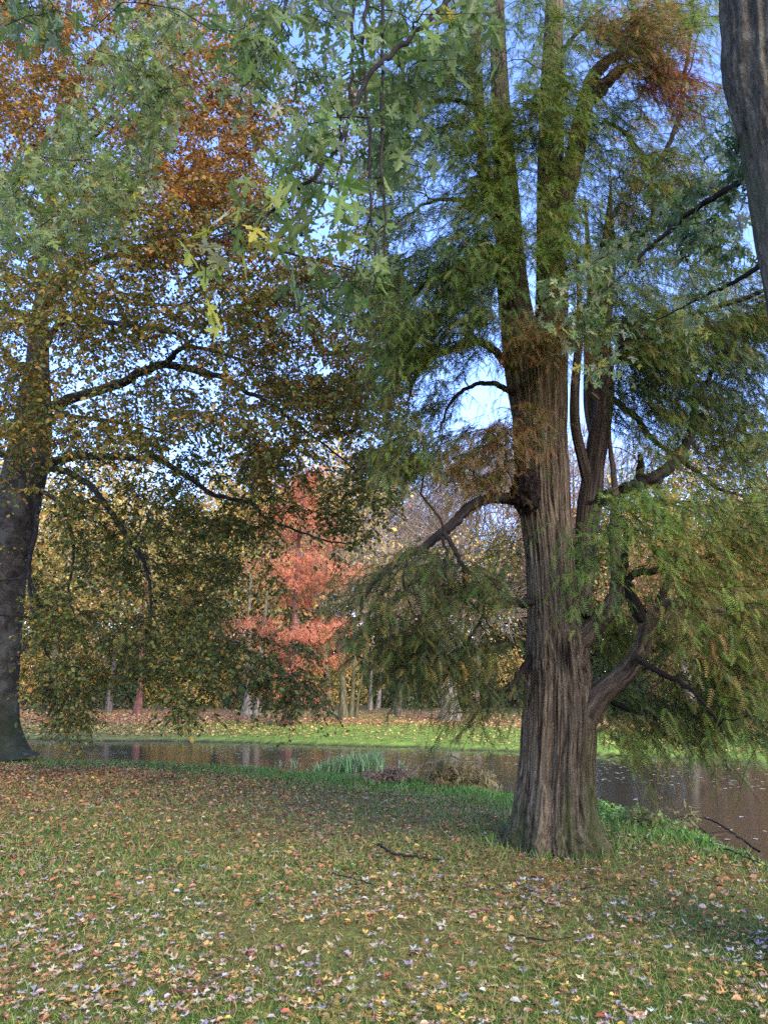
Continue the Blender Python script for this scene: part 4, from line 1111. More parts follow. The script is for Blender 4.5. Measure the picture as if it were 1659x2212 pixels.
def build_far_bank():
    rg = np.random.default_rng(44)
    GOLD = [(3, (.52, .39, .095)), (2, (.44, .30, .08)), (1.5, (.34, .31, .085)), (1, (.52, .30, .09))]
    OLIV = [(3, (.22, .22, .06)), (2, (.30, .26, .07)), (1.4, (.10, .12, .04)), (1, (.28, .2, .06))]
    ORNG = [(3, (.42, .24, .085)), (2, (.36, .17, .065)), (1.5, (.34, .27, .085))]
    RUST = [(3, (.30, .17, .085)), (2, (.26, .12, .065)), (1.5, (.30, .22, .09))]
    EVER = [(3, (.055, .080, .032)), (2, (.085, .105, .042)), (1, (.04, .055, .024)), (.8, (.14, .12, .05))]
    def at(x, y, dz=0): 
        p = ground_point(x, y); return p
    # red conifer at the water's edge
    b = at(618, 1568); rg2 = np.random.default_rng(5)
    root = thing('red_conifer_tree', b, 'slender conifer with tiers of coral-red needles across the pond', 'tree')
    tb = Buf(); hh = 9.6
    t = np.linspace(0, 1, 30)
    tpth = np.stack([b[0] + .50 * t + .05 * np.sin(t * 7), b[1] + 0 * t, b[2] - .1 + hh * t], -1)
    R = .15 * (1 - t) ** .8 + .012 + .10 * np.exp(-t * hh / .25)
    tb.tubes(tpth, R, 20, ref=(0, 1, 0), fn=bark_fn(flute=.14, ffreq=1.6, ridge=.01, rfreq=7, base=1.5, seed=5))
    sk = Skel(); sk.add(tpth[5:], R[5:], 0)
    tiers = [(1.3, 1.9, 26, .2), (2.2, 2.3, 44, .25), (3.25, 3.0, 74, .3), (4.9, 2.0, 36, .25), (5.7, 2.5, 60, .3), (6.9, 1.7, 40, .25), (7.7, 1.45, 34, .25), (8.5, .9, 24, .25), (9.2, .45, 14, .2)]
    T = []
    for z, r, n, dz in tiers:
        n = int(n * 1.75)
        nb = max(3, int(r * 3.4)); az = rg2.uniform(0, 2 * np.pi, nb); kk = rg2.integers(0, nb, n)
        rr_ = r * np.sqrt(rg2.uniform(.03, 1, n)); th = az[kk] + rg2.normal(0, .3, n)
        rr_ = rr_ * rg2.uniform(.62, 1.0, nb)[kk]
        zz = z + rg2.normal(0, dz * .4, n) + rg2.normal(0, .16, nb)[kk] + .2 * rr_ * rg2.uniform(-.3, 1.0, nb)[kk]
        T.append(np.stack([b[0] + .5 * z / hh + rr_ * np.cos(th), b[1] + rr_ * np.sin(th), b[2] + zz], -1))
    T = np.vstack(T)
    paths, rr, ids = sk.grow(T, rg2, wl=.35, r_k=.009, r_min=.006, arch=.03, jit=.03)
    lb = Buf(); lb.tubes(paths, rr, 4)
    out = nrm(T - np.stack([np.full(len(T), b[0] + .3), np.full(len(T), b[1]), T[:, 2] - .1], -1))
    cb = Buf(); tw = Buf()
    PR = [[(3, (.70, .235, .105)), (2.2, (.76, .31, .155)), (1.4, (.56, .16, .07)), (.6, (.78, .38, .18))]]
    feather_sprays(lb, cb, T, out, rg2, 5, 9, PR, np.zeros(len(T), int), tl=(.25, .6), fs=(.11, .20), droop=.35, tmpl=(FROND2_V * np.array([1, 1.25, 1]), FROND2_F), spread=.12, twr=.005)
    tb.build('trunk', M['red_bark'], root, True); lb.build('limb', M['red_bark'], root, True); cb.build('crown', M['far_leaf'], root)

    # trunks one can tell apart on the far bank
    small_tree('pale_tree', at(541, 1546), 'pale twin-stemmed tree standing behind the red conifer', rg, 9, (6.2, 2.4, 2.8), 130, 14, OLIV, 'pale_bark', tr=.19, lsize=.13, stems=[((-.16, 0), (-.35, .3), 1, 1), ((.25, .1), (.4, .2), .95, .85)])
    b = at(742, 1552)
    small_tree('multi_stem_tree', b, 'bare multi-stemmed tree with leaning mossy stems beside the red conifer', rg, 9.5, (6.6, 3.2, 3.0), 210, 0, None, 'mossy_bark', tr=.135,
               stems=[((-.45, .1), (-1.1, .2), .9, .9), ((0, 0), (-.2, .3), 1, 1.2), ((.3, .1), (.6, -.1), 1, .8), ((.5, 0), (1.6, -.2), .85, .5)], bare_twigs=5, twig_r=.009, up=.1, leafbark='pink_twig', tstart=.3)
    small_tree('birch_tree', at(799, 1533), 'thin upright pale birch, left one of two in the far wood', rg, 9, (6.5, 1.5, 2.4), 90, 10, GOLD, 'pale_bark', tr=.10, lsize=.12, lean=(.2, 0))
    small_tree('birch_tree', at(816, 1530), 'thin pale birch leaning right, beside the other birch in the far wood', rg, 8.5, (6.3, 1.5, 2.3), 80, 8, GOLD, 'pale_bark', tr=.10, lsize=.12, lean=(.7, 0))
    b = at(970, 1556)
    small_tree('gnarled_tree', b, 'gnarled thick pale trunk with bare low branches, on the red leaf carpet across the pond', rg, 6.4, (4.3, 3.2, 2.1), 230, 3, ORNG, 'pale_bark', tr=.36, lsize=.12,
               stems=[((0, 0), (-.5, 0), .9, 1.0), ((.08, 0), (.8, .2), .85, .7), ((-.12, .05), (-1.1, -.2), .7, .5), ((.1, .1), (.2, .5), .95, .6)], bare_twigs=5, twig_r=.010, tstart=.22, up=0, arch=.02)
    small_tree('slim_tree', at(298, 1545), 'slim reddish trunk seen under the beech boughs across the pond', rg, 9.5, (6.0, 2.6, 3.2), 150, 16, OLIV, 'red_bark', tr=.17, lsize=.14)
    small_tree('slim_tree', at(114, 1536), 'dark greenish trunk just right of the beech trunk, across the pond', rg, 10, (6.2, 2.8, 3.4), 150, 18, OLIV, 'mossy_bark', tr=.24, lsize=.15)
    small_tree('slim_tree', at(235, 1538), 'grey trunk between the greenish and the reddish trunks, across the pond', rg, 10, (6.2, 2.8, 3.2), 140, 18, GOLD, 'far_bark', tr=.16, lsize=.15)
    small_tree('leaning_tree', at(1492, 1546), 'pale leaning trunk under gold-orange leaves on the right of the far bank', rg, 8.0, (4.9, 3.4, 2.7), 330, 30, ORNG, 'pale_bark', tr=.28, lsize=.13, lean=(-.9, .2), tstart=.25)
    small_tree('orange_tree', at(1600, 1545), 'bushy orange-leaved tree at the far right of the opposite bank', rg, 7.5, (4.1, 3.3, 2.9), 300, 30, ORNG, 'far_bark', tr=.2, lsize=.13, tstart=.2)
    small_tree('slim_tree', at(1030, 1541), 'dark slender trunk right behind the gnarled pale tree', rg, 9, (6.4, 2.2, 2.4), 120, 12, GOLD, 'far_bark', tr=.13, lsize=.13, lean=(.3, .2))
    small_tree('slim_tree', at(860, 1542), 'dark slender trunk between the birches and the gnarled pale tree', rg, 9, (6.6, 1.8, 2.2), 100, 0, None, 'far_bark', tr=.13, bare_twigs=4, leafbark='pink_twig', twig_r=.009)
    # the wood behind: a few kinds, each copied
    kinds = {}
    kinds['gold'] = small_tree('golden_tree', (-16, 46, float(height(-16, 46))), 'tall golden-yellow leaved tree in the wood behind the pond', rg, 13, (7.6, 4.2, 5.4), 330, 32, GOLD, 'far_bark', tr=.26, lsize=.20, group='golden trees of the far wood', spread=(.6, .6, .45), clumps=24)
    kinds['oliv'] = small_tree('olive_tree', (-8, 49, float(height(-8, 49))), 'tall olive-green leaved tree in the wood behind the pond', rg, 13.5, (7.6, 4.4, 5.8), 330, 32, OLIV, 'far_bark', tr=.28, lsize=.20, group='olive green trees of the far wood', spread=(.6, .6, .45), clumps=24)
    kinds['rust'] = small_tree('rusty_tree', (12, 48, float(height(12, 48))), 'tall rusty-brown leaved tree in the wood behind the pond', rg, 13, (7.4, 4.2, 5.4), 330, 30, RUST, 'far_bark', tr=.26, lsize=.20, group='rusty trees of the far wood', spread=(.6, .6, .45), clumps=24)
    kinds['bare'] = small_tree('bare_tree', (2, 52, float(height(2, 52))), 'leafless pinkish-grey tree with fanning twigs in the wood behind the pond', rg, 14.5, (9.2, 4.6, 5.2), 420, 2, RUST, 'far_bark', tr=.26, lsize=.16, bare_twigs=8, twig_r=.013, up=.5, leafbark='pink_twig', group='leafless trees of the far wood', arch=.02, clump=False)
    spots = [('gold', -25, 45), ('gold', -30, 50), ('gold', -12, 53), ('gold', -20, 55), ('rust', -5.5, 55), ('bare', 6.0, 50), ('bare', -2.5, 49), ('bare', 9.5, 56), ('bare', -.5, 60), ('gold', 4.5, 58), ('rust', 1.0, 66),
             ('gold', 17, 44), ('rust', 22, 47), ('gold', 27, 52), ('oliv', 24, 58), ('rust', 16, 57), ('oliv', 9, 64), ('gold', -9, 63), ('oliv', -16, 66), ('rust', -26, 62), ('gold', -36, 60), ('oliv', 33, 62), ('oliv', 2, 74),
             ('gold', -5, 44.5), ('bare', 13, 52), ('rust', -33, 70), ('oliv', -8, 76), ('rust', 14, 73), ('gold', 22, 72), ('gold', 34, 48), ('oliv', -40, 48), ('gold', 19.5, 37), ('rust', 25, 38.5), ('oliv', 30, 42), ('oliv', -22, 76)]
    for kd, x, y in spots:
        place(kinds[kd], x, y, rg.uniform(0, 6.28), rg.uniform(.88, 1.14) * (1.22 if kd == 'bare' else 1.26 if x < -2.4 else 1.0))
    # yellow bushes and dark evergreen undergrowth at the foot of the wood
    def bush(name, loc, label, pal, w, h, n, ls, group):
        loc = np.array(loc); root = thing(name, loc, label, 'shrub', group)
        d = nrm(rg.normal(0, 1, (n, 3))) * rg.uniform(.55, 1, (n, 1)) ** .4
        d[:, 2] = np.abs(d[:, 2])
        lump = 1 + .30 * vnoise(nrm(d) * 2.6, 61)[:, None] + .14 * vnoise(nrm(d) * 6, 62)[:, None]
        p = loc + d * lump * np.array([w, w, h])
        bf = Buf(); nn = nrm(d + rg.normal(0, .5, d.shape)); X = rg.normal(0, 1, d.shape); X[:, 2] -= .4
        bf.inst(BEECH_V, BEECH_F, p, X, nn, ls * np.exp(rg.normal(0, .25, n)), pick(pal, n, rg, .2))
        st = Buf(); m = 14; q = loc + np.stack([rg.uniform(-.3, .3, m), rg.uniform(-.3, .3, m), np.full(m, -.1)], -1)
        e = p[rg.integers(0, n, m)]; tt = np.linspace(0, 1, 5)[None, :, None]
        st.tubes(q[:, None] * (1 - tt) + e[:, None] * tt, np.linspace(.04, .012, 5)[None] + np.zeros((m, 1)), 5)
        st.build('stem', M['far_bark'], root, True); bf.build('foliage', M['far_leaf'], root)
        return root
    e1 = bush('evergreen_shrub', (-6, 43, float(height(-6, 43))), 'dark evergreen shrub at the shaded foot of the far wood', EVER, 2.3, 2.3, 3600, .17, 'dark evergreen shrubs under the far wood')
    y1 = bush('yellow_shrub', (4, 45, float(height(4, 45))), 'yellow-leaved shrub under the tall trees of the far wood', GOLD, 1.7, 3.4, 2600, .14, 'yellow shrubs under the far wood')
    for x, y, s_ in [(-27, 43, .9), (-22.5, 42, .8), (-14.5, 43, .8), (1.5, 43.5, .75), (5, 43.5, .7), (8.5, 43, .85), (11.5, 42, .8), (15, 43, .8), (19, 42, .8), (24, 42, .9), (-31, 45, 1.0), (28, 43, 1.0), (4, 49, 1.0), (12, 48, 1.0), (0, 48, 1.0), (8, 49, 1.1), (-9, 49, .9), (17, 48, 1.1), (-19, 49, 1.0), (23, 47, 1.1)] + [(xx, 66 + 3 * math.sin(xx * 1.7), 2.3) for xx in range(-44, 46, 8)] + [(xx, 56 + 2 * math.sin(xx * 2.3), 1.9) for xx in range(-42, 44, 7)]:
        place(e1, x, y, rg.uniform(0, 6.28), s_)
    for x, y, s_ in [(7.2, 46, .9), (-5, 49, .9), (-11, 47, .9), (-13, 50, 1.1), (-21, 47, 1.0), (-2.2, 47, .8), (1.2, 46.5, 1.0), (10, 46, 1.0), (-7.5, 45, 1), (-17, 45, 1.1), (14.5, 40.5, .8)] + [(xx, 59 + 2 * math.sin(xx * 1.9), 2.5) for xx in range(-46, 46, 5)]:
        place(y1, x, y, rg.uniform(0, 6.28), s_)

# ------------------------------------------------------------------ litter, grass and small things on the near bank
def scatter_view(n, rg, ymin, ymax, power=1.0):
    """points on the near lawn the photograph looks at"""
    y = ymin * (ymax / ymin) ** (rg.uniform(0, 1, n) ** power)
    x = rg.uniform(-1, 1, n) * (.60 * y + 2.0)
    return x, y

def on_land(x, y, lo=.12, hi=99):
    dn, _ = land_d(x, y)
    return (dn > lo) & (dn < hi)

def build_litter():
    rg = np.random.default_rng(55)
    bx, by = P(1203, 1845, 8.15)[:2]
    # grass
    bf = Buf()
    n = 360000
    x, y = scatter_view(n, rg, 3.3, 20.5, 1.15)
    q = np.stack([x, y, 0 * x], -1)
    dn, _ = land_d(x, y)
    w = fbm(q * .55, 3, 21) + .35 * fbm(q * 1.7, 3, 25)
    patch = .5 + .5 * (1 - sstep(-.3, .4, w)) 
    patch = np.maximum(patch, sstep(3.8, 1.4, dn))
    patch = patch * (1 - .85 * sstep(12.0, 15.5, y) * sstep(-1.0, -5.5, x) * sstep(.7, 2.2, dn))
    k = (rg.uniform(0, 1, n) < patch) & (dn > .1) & (np.hypot(x - bx, y - by - .1) > .55)
    x, y, dn, q = x[k], y[k], dn[k], q[k]
    z = height(x, y)
    lush = np.maximum(sstep(3.6, 1.2, dn), .55 * np.exp(-((np.hypot(x - bx, y - by - .1) - .55) / .22) ** 2))
    d = rg.normal(0, .8, (len(x), 3)); d[:, 2] = np.abs(rg.normal(.6, .4, len(x))) + lush * .7
    nn = rg.normal(0, 1, (len(x), 3))
    s = rg.uniform(.035, .085, len(x)) * (1 + .7 * lush * np.clip(1.8 - y / 12, 0, 1)) * np.clip(y / 7, .8, 1.15)
    c = pick([(3, (.125, .21, .036)), (2.2, (.185, .24, .046)), (1.6, (.28, .25, .068)), (1, (.34, .25, .088)), (1, (.08, .145, .030))], len(x), rg, .18)
    g = pick([(3, (.085, .21, .030)), (1.4, (.13, .26, .045))], len(x), rg, .18)
    c = c * (1 - lush[:, None]) + g * lush[:, None]
    bf.inst(BLADE_V, BLADE_F, np.stack([x, y, z - .006], -1), d, nn, s, c, width=.55 + .6 * np.clip(y / 10, .5, 1.8))
    tag(bf.build('grass', M['grass'], None), 'short green grass of the near lawn, longer and brighter along the water', 'grass', kind='stuff')
    # dropped cypress needles
    bf = Buf()
    n = 165000
    x, y = scatter_view(n, rg, 3.3, 17, 1.0)
    w = fbm(np.stack([x, y, 0 * x], -1) * .8, 3, 71)
    dist = np.hypot(x - bx, y - by)
    pr = (.4 + .6 * sstep(5, 9, y)) * sstep(-.35, .35, w) * (.45 + .55 * np.exp(-(dist / 5.5) ** 2))
    k = (rg.uniform(0, 1, n) < pr) & on_land(x, y) & (dist > .6)
    x, y = x[k], y[k]; m = len(x)
    d = rg.normal(0, 1, (m, 3)); d[:, 2] *= .16; nn = rg.normal(0, .25, (m, 3)); nn[:, 2] += 1
    bf.inst(FROND2_V * np.array([1, 1.2, .5]), FROND2_F, np.stack([x, y, height(x, y) + rg.uniform(.012, .045, m)], -1), d, nn, rg.uniform(.03, .07, m),
            pick([(3, (.40, .255, .075)), (2, (.34, .19, .065)), (2.4, (.37, .29, .085)), (1.8, (.27, .25, .06))], m, rg, .2))
    tag(bf.build('fallen_needles', M['litter'], None), 'rusty fallen needle sprays scattered over the lawn round the cypress', 'leaf litter', kind='stuff')
    # fallen leaves
    bf = Buf()
    PALE = [(2, (.29, .255, .235)), (2, (.36, .29, .19)), (2, (.36, .335, .29)), (2, (.32, .23, .16)), (1.6, (.36, .30, .16))]
    WARM = [(3, (.42, .22, .085)), (1.6, (.30, .13, .06)), (2.6, (.48, .31, .10)), (1.2, (.54, .39, .08)), (1.2, (.20, .10, .055)), (.7, (.28, .085, .04)), (2, (.46, .34, .20))]
    n = 31000
    x, y = scatter_view(n, rg, 3.3, 19, 1.0)
    k = on_land(x, y) & (np.hypot(x - bx, y - by) > .55) & (rg.uniform(0, 1, n) < .22 + .78 * sstep(.8, 3.6, land_d(x, y)[0])) & (rg.uniform(0, 1, n) < .42 + .58 * sstep(-.3, .3, fbm(np.stack([x, y, 0 * x], -1) * 1.1, 2, 77)) ) & (rg.uniform(0, 1, n) < 1 - .5 * sstep(6.5, 9.5, y))
    x, y = x[k], y[k]; m = len(x)
    d = rg.normal(0, 1, (m, 3)); d[:, 2] *= .12; nn = rg.normal(0, .2, (m, 3)); nn[:, 2] += 1
    fl = rg.uniform(0, 1, m) < .6; nn[fl] *= np.array([1, 1, 1])
    kind = rg.uniform(0, 1, m)
    pos = np.stack([x, y, height(x, y) + rg.uniform(.004, .035, m)], -1)
    a = kind < .29
    def curled(seed):
        r3 = np.random.default_rng(seed); V = FLATM_V.copy(); x_, y_ = V[:, 0], V[:, 1]
        fold, curl, sgn, skew = r3.uniform(.15, .75), r3.uniform(.05, .45), r3.choice([1., -1.]), r3.normal(0, .25)
        V[:, 2] = fold * np.abs(y_) ** 1.3 + sgn * curl * (x_ - .2) ** 2 + skew * x_ * y_ + .1 * np.sin(x_ * 7 + y_ * 5)
        V[:, 1] *= 1 - .35 * fold * np.abs(y_); V[:, 1] += .12 * r3.normal() * x_ ** 2
        return V
    ai = np.flatnonzero(a); va = rg.integers(0, 6, len(ai))
    for v_ in range(6):
        h_ = ai[va == v_]
        bf.inst(curled(v_), FLATM_F, pos[h_], d[h_], nn[h_], rg.uniform(.026, .066, len(h_)), pick(PALE, len(h_), rg, .18), width=rg.uniform(.35, 1.0, len(h_)))
    b = (kind >= .29) & (kind < .58)
    V3 = curled(9)
    bf.inst(V3, FLATM_F, pos[b], d[b], nn[b], rg.uniform(.026, .060, b.sum()), pick(WARM, b.sum(), rg, .15), width=rg.uniform(.35, 1.0, b.sum()))
    c = kind >= .58
    V4 = BEECH_V.copy(); V4[:, 2] *= 2.2
    bf.inst(V4, BEECH_F, pos[c], d[c], nn[c], rg.uniform(.026, .060, c.sum()), pick(WARM + [(2.2, (.44, .36, .33))], c.sum(), rg, .16))
    # the brown carpet under the beech, and leaves thinning out from it
    n = 95000
    x, y = scatter_view(n, rg, 5.5, 21, .62)
    bd = np.hypot(x + 8.7, (y - 17.5))
    pr = .16 + .84 * np.exp(-(np.maximum(bd - 3.0, 0) / 5.2) ** 2)
    k = on_land(x, y, .5) & (rg.uniform(0, 1, n) < pr) & (bd > .75); x, y = x[k], y[k]; m = len(x)
    d = rg.normal(0, 1, (m, 3)); d[:, 2] *= .25; nn = rg.normal(0, .4, (m, 3)); nn[:, 2] += 1
    bf.inst(V4, BEECH_F, np.stack([x, y, height(x, y) + rg.uniform(.008, .04, m)], -1), d, nn, rg.uniform(.034, .068, m),
            pick([(4, (.31, .14, .058)), (2, (.22, .095, .046)), (3, (.38, .20, .075)), (1.2, (.44, .28, .09)), (.8, (.34, .26, .18))], m, rg, .2))
    tag(bf.build('fallen_leaves', M['litter'], None), 'pale, yellow and brown fallen leaves littering the near lawn', 'leaf litter', kind='stuff')
    # far bank leaves
    bf = Buf()
    n = 26000
    x = rg.uniform(-20, 17, n); df = rg.gamma(2., 2.9, n); y = y_far(x) + df
    k = (df > .25) & (df < 17) & (rg.uniform(0, 1, n) < .28 + .72 * np.maximum(sstep(5.0, 7.2, df), sstep(-2.5, -7, x))); x, y, df = x[k], y[k], df[k]; m = len(x)
    d = rg.normal(0, 1, (m, 3)); d[:, 2] *= .25; nn = rg.normal(0, .35, (m, 3)); nn[:, 2] += 1
    wr = sstep(5.3, 7.5, df - .8 * sstep(-2, 6, x) + 2.2 * sstep(-3.5, -9, x))
    c = pick([(3, (.48, .38, .11)), (1.5, (.40, .27, .10)), (1, (.34, .17, .08))], m, rg, .15) * (1 - wr[:, None]) + pick([(3, (.40, .19, .09)), (1.6, (.32, .14, .07)), (2.2, (.48, .30, .12)), (1.2, (.5, .4, .16))], m, rg, .15) * wr[:, None]
    bf.inst(V4, BEECH_F, np.stack([x, y, height(x, y) + rg.uniform(.01, .05, m)], -1), d, nn, rg.uniform(.07, .13, m), c)
    tag(bf.build('far_bank_leaves', M['litter'], None), 'yellow and red-brown leaves strewn over the sunny far bank', 'leaf litter', kind='stuff')
    # floating leaves
    bf = Buf()
    n = 2600
    x = rg.uniform(-12, 13, n); u = rg.uniform(0, 1, n); u = np.where(rg.uniform(0, 1, n) < .55, u ** .35, u); y = y_near(x) + (y_far(x) - y_near(x)) * u
    k = (fbm(np.stack([x * .5, y * .8, 0 * x], -1), 2, 91) > -.05) | (u > .93); x, y = x[k], y[k]; m = len(x)
    d = rg.normal(0, 1, (m, 3)); d[:, 2] = 0; nn = np.zeros((m, 3)); nn[:, 2] = 1
    V5 = BEECH_V.copy(); V5[:, 2] = V5[:, 2] * .3
    bf.inst(V5, BEECH_F, np.stack([x, y, np.full(m, WATER_Z + .006)], -1), d, nn, rg.uniform(.05, .11, m), pick([(2, (.46, .40, .20)), (2, (.40, .34, .26)), (1, (.30, .2, .08))], m, rg, .15))
    tag(bf.build('floating_leaves', M['litter'], None), 'small pale leaves floating on the pond', 'leaf litter', kind='stuff')
    # weeds on the bank right of the cypress
    bf = Buf()
    n = 24000
    x = rg.uniform(1.9, 8.5, n); dn0 = rg.gamma(2.0, .38, n); y = y_near(x) - dn0 / .86
    w = fbm(np.stack([x * 1.6, y * 1.6, 0 * x], -1), 2, 95)
    k = (dn0 > .1) & (w > -.28 + .2 * dn0) & (np.hypot(x - bx, y - by) > .62); x, y, w, dn0 = x[k], y[k], w[k], dn0[k]; m = len(x)
    hgt = np.clip(.03 + .22 * (w + .25), .02, .22) * rg.uniform(.2, 1.1, m)
    d = rg.normal(0, .8, (m, 3)); d[:, 2] = d[:, 2] * .5 + .25; nn = rg.normal(0, .5, (m, 3)); nn[:, 2] += .8
    bf.inst(BEECH_V, BEECH_F, np.stack([x, y, height(x, y) + hgt], -1), d, nn, rg.uniform(.025, .06, m), pick([(3, (.12, .25, .04)), (2, (.16, .30, .05)), (1.3, (.08, .17, .035)), (1.6, (.24, .27, .06))], m, rg, .16))
    tag(bf.build('bank_weeds', M['grass'], None), 'bright low weeds on the bank between the cypress trunk and the water', 'weeds', kind='stuff')

def stick(name, pts, rr, label, mat='dark_limb', cat='stick', forks=(), wob=.01, rg=None):
    """a fallen stick lying on the lawn: pts in photo px on the ground plus a lift in metres"""
    q = []
    for x, y, lift in pts:
        g = ground_point(x, y); g[2] += lift; q.append([*g])
    q = np.array(q); R = np.interp(np.linspace(0, 1, len(q)), np.linspace(0, 1, len(rr)), rr)
    s = smooth_path(np.hstack([q, R[:, None]]), len(q) * 6)
    s[1:-1, :3] += rg.normal(0, wob * .4, (len(s) - 2, 3))
    b = Buf(); b.tubes(s[:, :3], s[:, 3], 8, cap=True)
    for t, dx, dy, dz, r in forks:
        o = s[int(t * (len(s) - 1)), :3]; tt = np.linspace(0, 1, 8)[:, None]
        e = o + np.array([dx, dy, dz]); p = o + (e - o) * tt; p[1:] += rg.normal(0, wob, (7, 3))
        b.tubes(p, r * (1 - .7 * tt[:, 0]), 6)
    o = b.build(name, M[mat], None, True)
    return tag(o, label, cat)

def build_small_things():
    rg = np.random.default_rng(66)
    # reeds
    def reeds(x0, x1, y, n, hmax, label, seed):
        r2 = np.random.default_rng(seed)
        c = ground_point((x0 + x1) / 2, y)
        bf = Buf()
        px = x0 + (x1 - x0) * r2.beta(2.2, 1.5, n); base = np.array([ground_point(a, y + r2.uniform(-5, 5)) for a in px])
        base[:, 1] += r2.uniform(-.1, .35, n)
        base[:, 2] = np.maximum(height(base[:, 0], base[:, 1]), WATER_Z - .05)
        prof = np.interp((px - x0) / (x1 - x0), [0, .25, .55, .85, 1], [.25, .5, .85, 1, .55])
        h = hmax * prof * r2.uniform(.5, 1.05, n)
        az = r2.uniform(0, 2 * np.pi, n); bend = r2.uniform(.08, .75, n); K = 6; t = np.linspace(0, 1, K)
        dirx = np.stack([np.cos(az) + .25, np.sin(az), 0 * az], -1)
        pts = base[:, None] + np.stack([0 * t, 0 * t, t], -1)[None] * h[:, None, None] * (1 - .35 * bend[:, None, None] * t[None, :, None] ** 2) + dirx[:, None] * (h * bend)[:, None, None] * (t ** 2.2)[None, :, None]
        side = np.stack([-np.sin(az + r2.normal(0, .9, n)), np.cos(az), 0 * az], -1)[:, None] * (.011 * (1 - t ** 2.5))[None, :, None]
        V = np.stack([pts - side, pts + side], 2); idx = np.arange(n * K * 2).reshape(n, K, 2)
        Q = np.stack([idx[:, :-1, 0], idx[:, :-1, 1], idx[:, 1:, 1], idx[:, 1:, 0]], -1).reshape(-1, 4)
        col = np.repeat(pick([(3, (.13, .25, .075)), (2, (.18, .30, .12)), (1, (.27, .34, .18)), (.5, (.34, .30, .14))], n, r2, .15), K * 2, 0)
        bf.add(V, Q, C=col)
        tag(bf.build('reed_clump', M['grass'], None), label, 'reeds', 'reed clumps on the near bank')
    reeds(655, 835, 1662, 820, .55, 'large blue-green reed clump at the water edge', 1)
    reeds(848, 886, 1668, 40, .42, 'small reed tuft right of the large reed clump', 2)
    reeds(570, 650, 1655, 34, .30, 'sparse low reed tuft left of the large reed clump', 3)
    # fallen cypress branch with dry needles
    def fallen(name, limbs, poly, n, pal, label, lift, seed, mat='cypress_limb'):
        r2 = np.random.default_rng(seed)
        c = ground_point(*np.mean(poly, 0)); root = thing(name, c, label, 'fallen branch')
        b = Buf(); sk = Skel()
        for pts, rr in limbs:
            q = []
            for x, y, l in pts:
                g = ground_point(x, y + 0); g[2] += l; q.append(g)
            q = np.array(q); R = np.interp(np.linspace(0, 1, len(q)), np.linspace(0, 1, len(rr)), rr)
            s = smooth_path(np.hstack([q, R[:, None]]), 40); s[1:-1, :3] += r2.normal(0, .006, (38, 3))
            b.tubes(s[:, :3], s[:, 3], 8, cap=True); sk.add(s[:, :3], s[:, 3], 0)
        pl = np.array(poly, float); w_ = (pl[:, 0].max() - pl[:, 0].min()) / 2 / FPX * depth(c)
        dd = nrm(r2.normal(0, 1, (n, 3))) * r2.uniform(.2, 1, (n, 1)) ** .5; dd[:, 2] = np.abs(dd[:, 2])
        T = c + dd * np.array([w_, w_ * .5, lift]); T[:, 2] += np.maximum(height(T[:, 0], T[:, 1]), WATER_Z) - c[2] + .03
        paths, rr, ids = sk.grow(T, r2, r_k=.008, r_min=.003, arch=.12, jit=.06); b.tubes(paths, rr, 4)
        cb = Buf(); out = nrm(r2.normal(0, 1, (n, 3)) + [0, 0, .5])
        feather_sprays(b, cb, T, out, r2, 6, 12, [pal], np.zeros(n, int), tl=(.15, .35), fs=(.08, .14), droop=.4, spread=.08)
        b.build('limb', M[mat], root, True); cb.build('needles', M['litter'], root)
    DRY = [(3, (.30, .245, .095)), (2, (.24, .215, .075)), (1.6, (.36, .21, .09)), (1, (.19, .20, .06))]
    BRN = [(3, (.30, .19, .11)), (2, (.24, .145, .085)), (1, (.34, .26, .13))]
    fallen('fallen_branch', [([(884, 1692, 0), (892, 1684, .12), (910, 1684, .26), (944, 1686, .33), (966, 1690, .24), (978, 1696, .10)], (.022, .028, .03, .022, .012)),
                             ([(930, 1686, .30), (952, 1680, .36), (982, 1684, .42), (1010, 1692, .28)], (.02, .015, .008))],
           [(905, 1696), (940, 1690), (1040, 1690), (1066, 1706), (1050, 1716), (960, 1716)], 64, DRY, 'broken branch arched over a mound of dry olive needles by the reeds', .46, 5)
    fallen('needle_heap', [([(800, 1694, .04), (850, 1690, .14), (882, 1692, .08)], (.012, .008))], [(786, 1692), (830, 1676), (884, 1686), (888, 1704), (810, 1704)], 24, BRN, 'low brown heap of dead needles left of the broken branch', .12, 6, 'dark_limb')
    fallen('fallen_branch', [([(1640, 1850, .05), (1560, 1805, .12), (1500, 1790, .16), (1440, 1784, .08)], (.014, .010, .005))], [(1320, 1775), (1420, 1772), (1480, 1800), (1470, 1815), (1380, 1800)], 20,
           [(3, (.17, .19, .05)), (2, (.22, .19, .06)), (1, (.11, .15, .035))], 'fallen spray of pale green needles on the bank right of the cypress trunk', .16, 7, 'dark_limb')
    stick('fallen_stick', [(1060, 1795, .03), (1100, 1812, .05), (1150, 1838, .05), (1215, 1858, .03)], (.016, .014, .012, .008), 'long reddish stick lying against the foot of the cypress trunk', 'red_bark', forks=[(.4, -.35, .15, .10, .007), (.75, .2, -.12, .03, .006)], rg=rg)
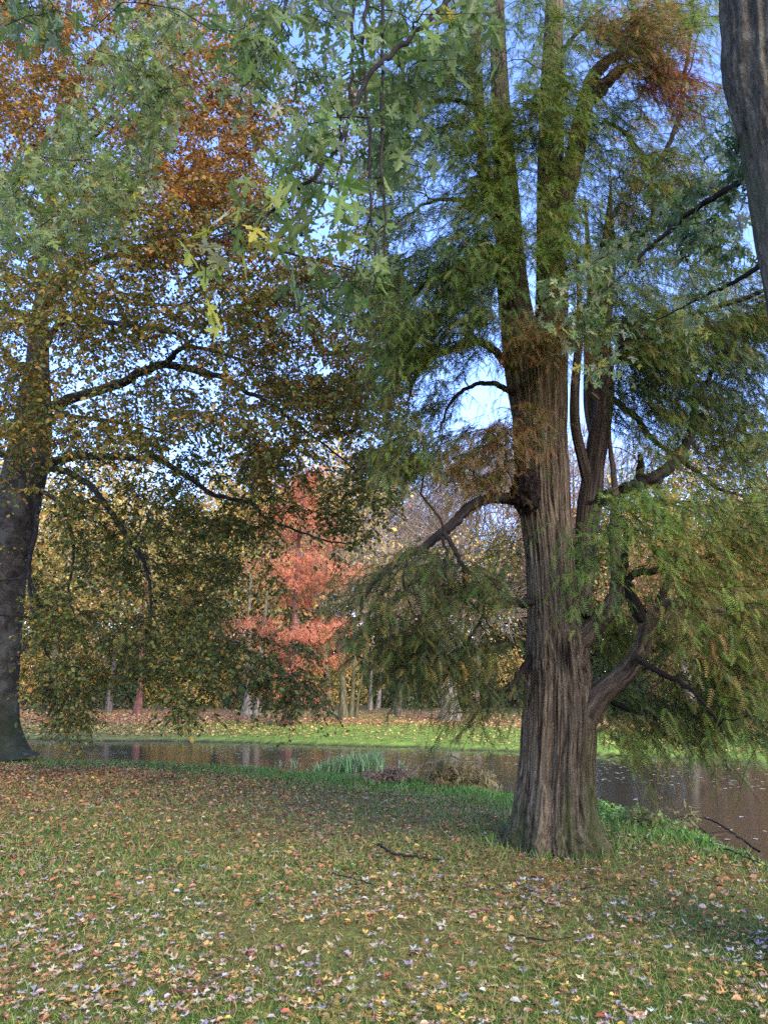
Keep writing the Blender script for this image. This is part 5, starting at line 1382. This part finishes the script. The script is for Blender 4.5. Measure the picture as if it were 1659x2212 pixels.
    stick('fallen_stick', [(1040, 1770, .03), (1064, 1784, .10), (1092, 1808, .05)], (.008, .008, .005), 'thin reddish twig sticking up left of the cypress foot', 'red_bark', rg=rg)
    stick('fallen_stick', [(806, 1828, .02), (822, 1842, .06), (850, 1856, .05), (905, 1862, .04), (962, 1864, .02)], (.005, .010, .011, .010, .006), 'dark crooked stick on the lawn left of the cypress', forks=[(.35, -.1, .2, .1, .005)], rg=rg)
    stick('fallen_stick', [(690, 1898, .02), (730, 1902, .04), (790, 1918, .04), (830, 1930, .02)], (.003, .005, .005, .003), 'thin twig among pale leaves in the middle of the lawn', forks=[(.5, .1, .12, .04, .003)], rg=rg)
    stick('fallen_stick', [(860, 1682, .05), (880, 1690, .06), (888, 1700, .03)], (.006, .008, .006), 'grey twig tip poking from the brown needle heap', rg=rg)
    stick('fallen_stick', [(1100, 2025, .02), (1180, 2050, .05), (1235, 2040, .04)], (.004, .005, .003), 'fine dark twig on the lawn below the cypress', forks=[(.6, -.06, .1, .05, .003)], rg=rg)
    stick('fallen_stick', [(360, 2150, .02), (420, 2160, .05), (480, 2120, .03)], (.004, .005, .003), 'thin reddish twig near the bottom of the lawn', 'red_bark', forks=[(.5, .05, .12, .05, .003)], rg=rg)
    # driftwood and twigs at the right waterline
    for i, (pts, lab) in enumerate([
        ([(1476, 1792, .08), (1510, 1806, .10), (1540, 1822, .06), (1570, 1846, .0)], 'dark driftwood stick curving down into the water at the right bank'),
        ([(1540, 1838, .03), (1580, 1850, .05), (1622, 1866, .04), (1680, 1890, .03)], 'wet dark stick along the waterline at the right edge'),
        ([(1606, 1848, .10), (1620, 1866, .06), (1640, 1884, .02)], 'short upright twig in the shallows at the right edge'),
        ([(1500, 1814, .03), (1546, 1836, .06), (1596, 1842, .03)], 'pale rough driftwood piece below the curved stick')]):
        stick('driftwood_stick', pts, (.007, .008, .006, .003), lab, 'pale_bark' if i == 3 else 'dark_limb', forks=[(.4, .18, .05, .08, .003), (.7, -.1, .12, .04, .003)], rg=rg)

build_light(); build_camera(); build_ground(); build_water()
build_far_bank(); build_beech(); build_cypress(); build_maple(); build_litter(); build_small_things()
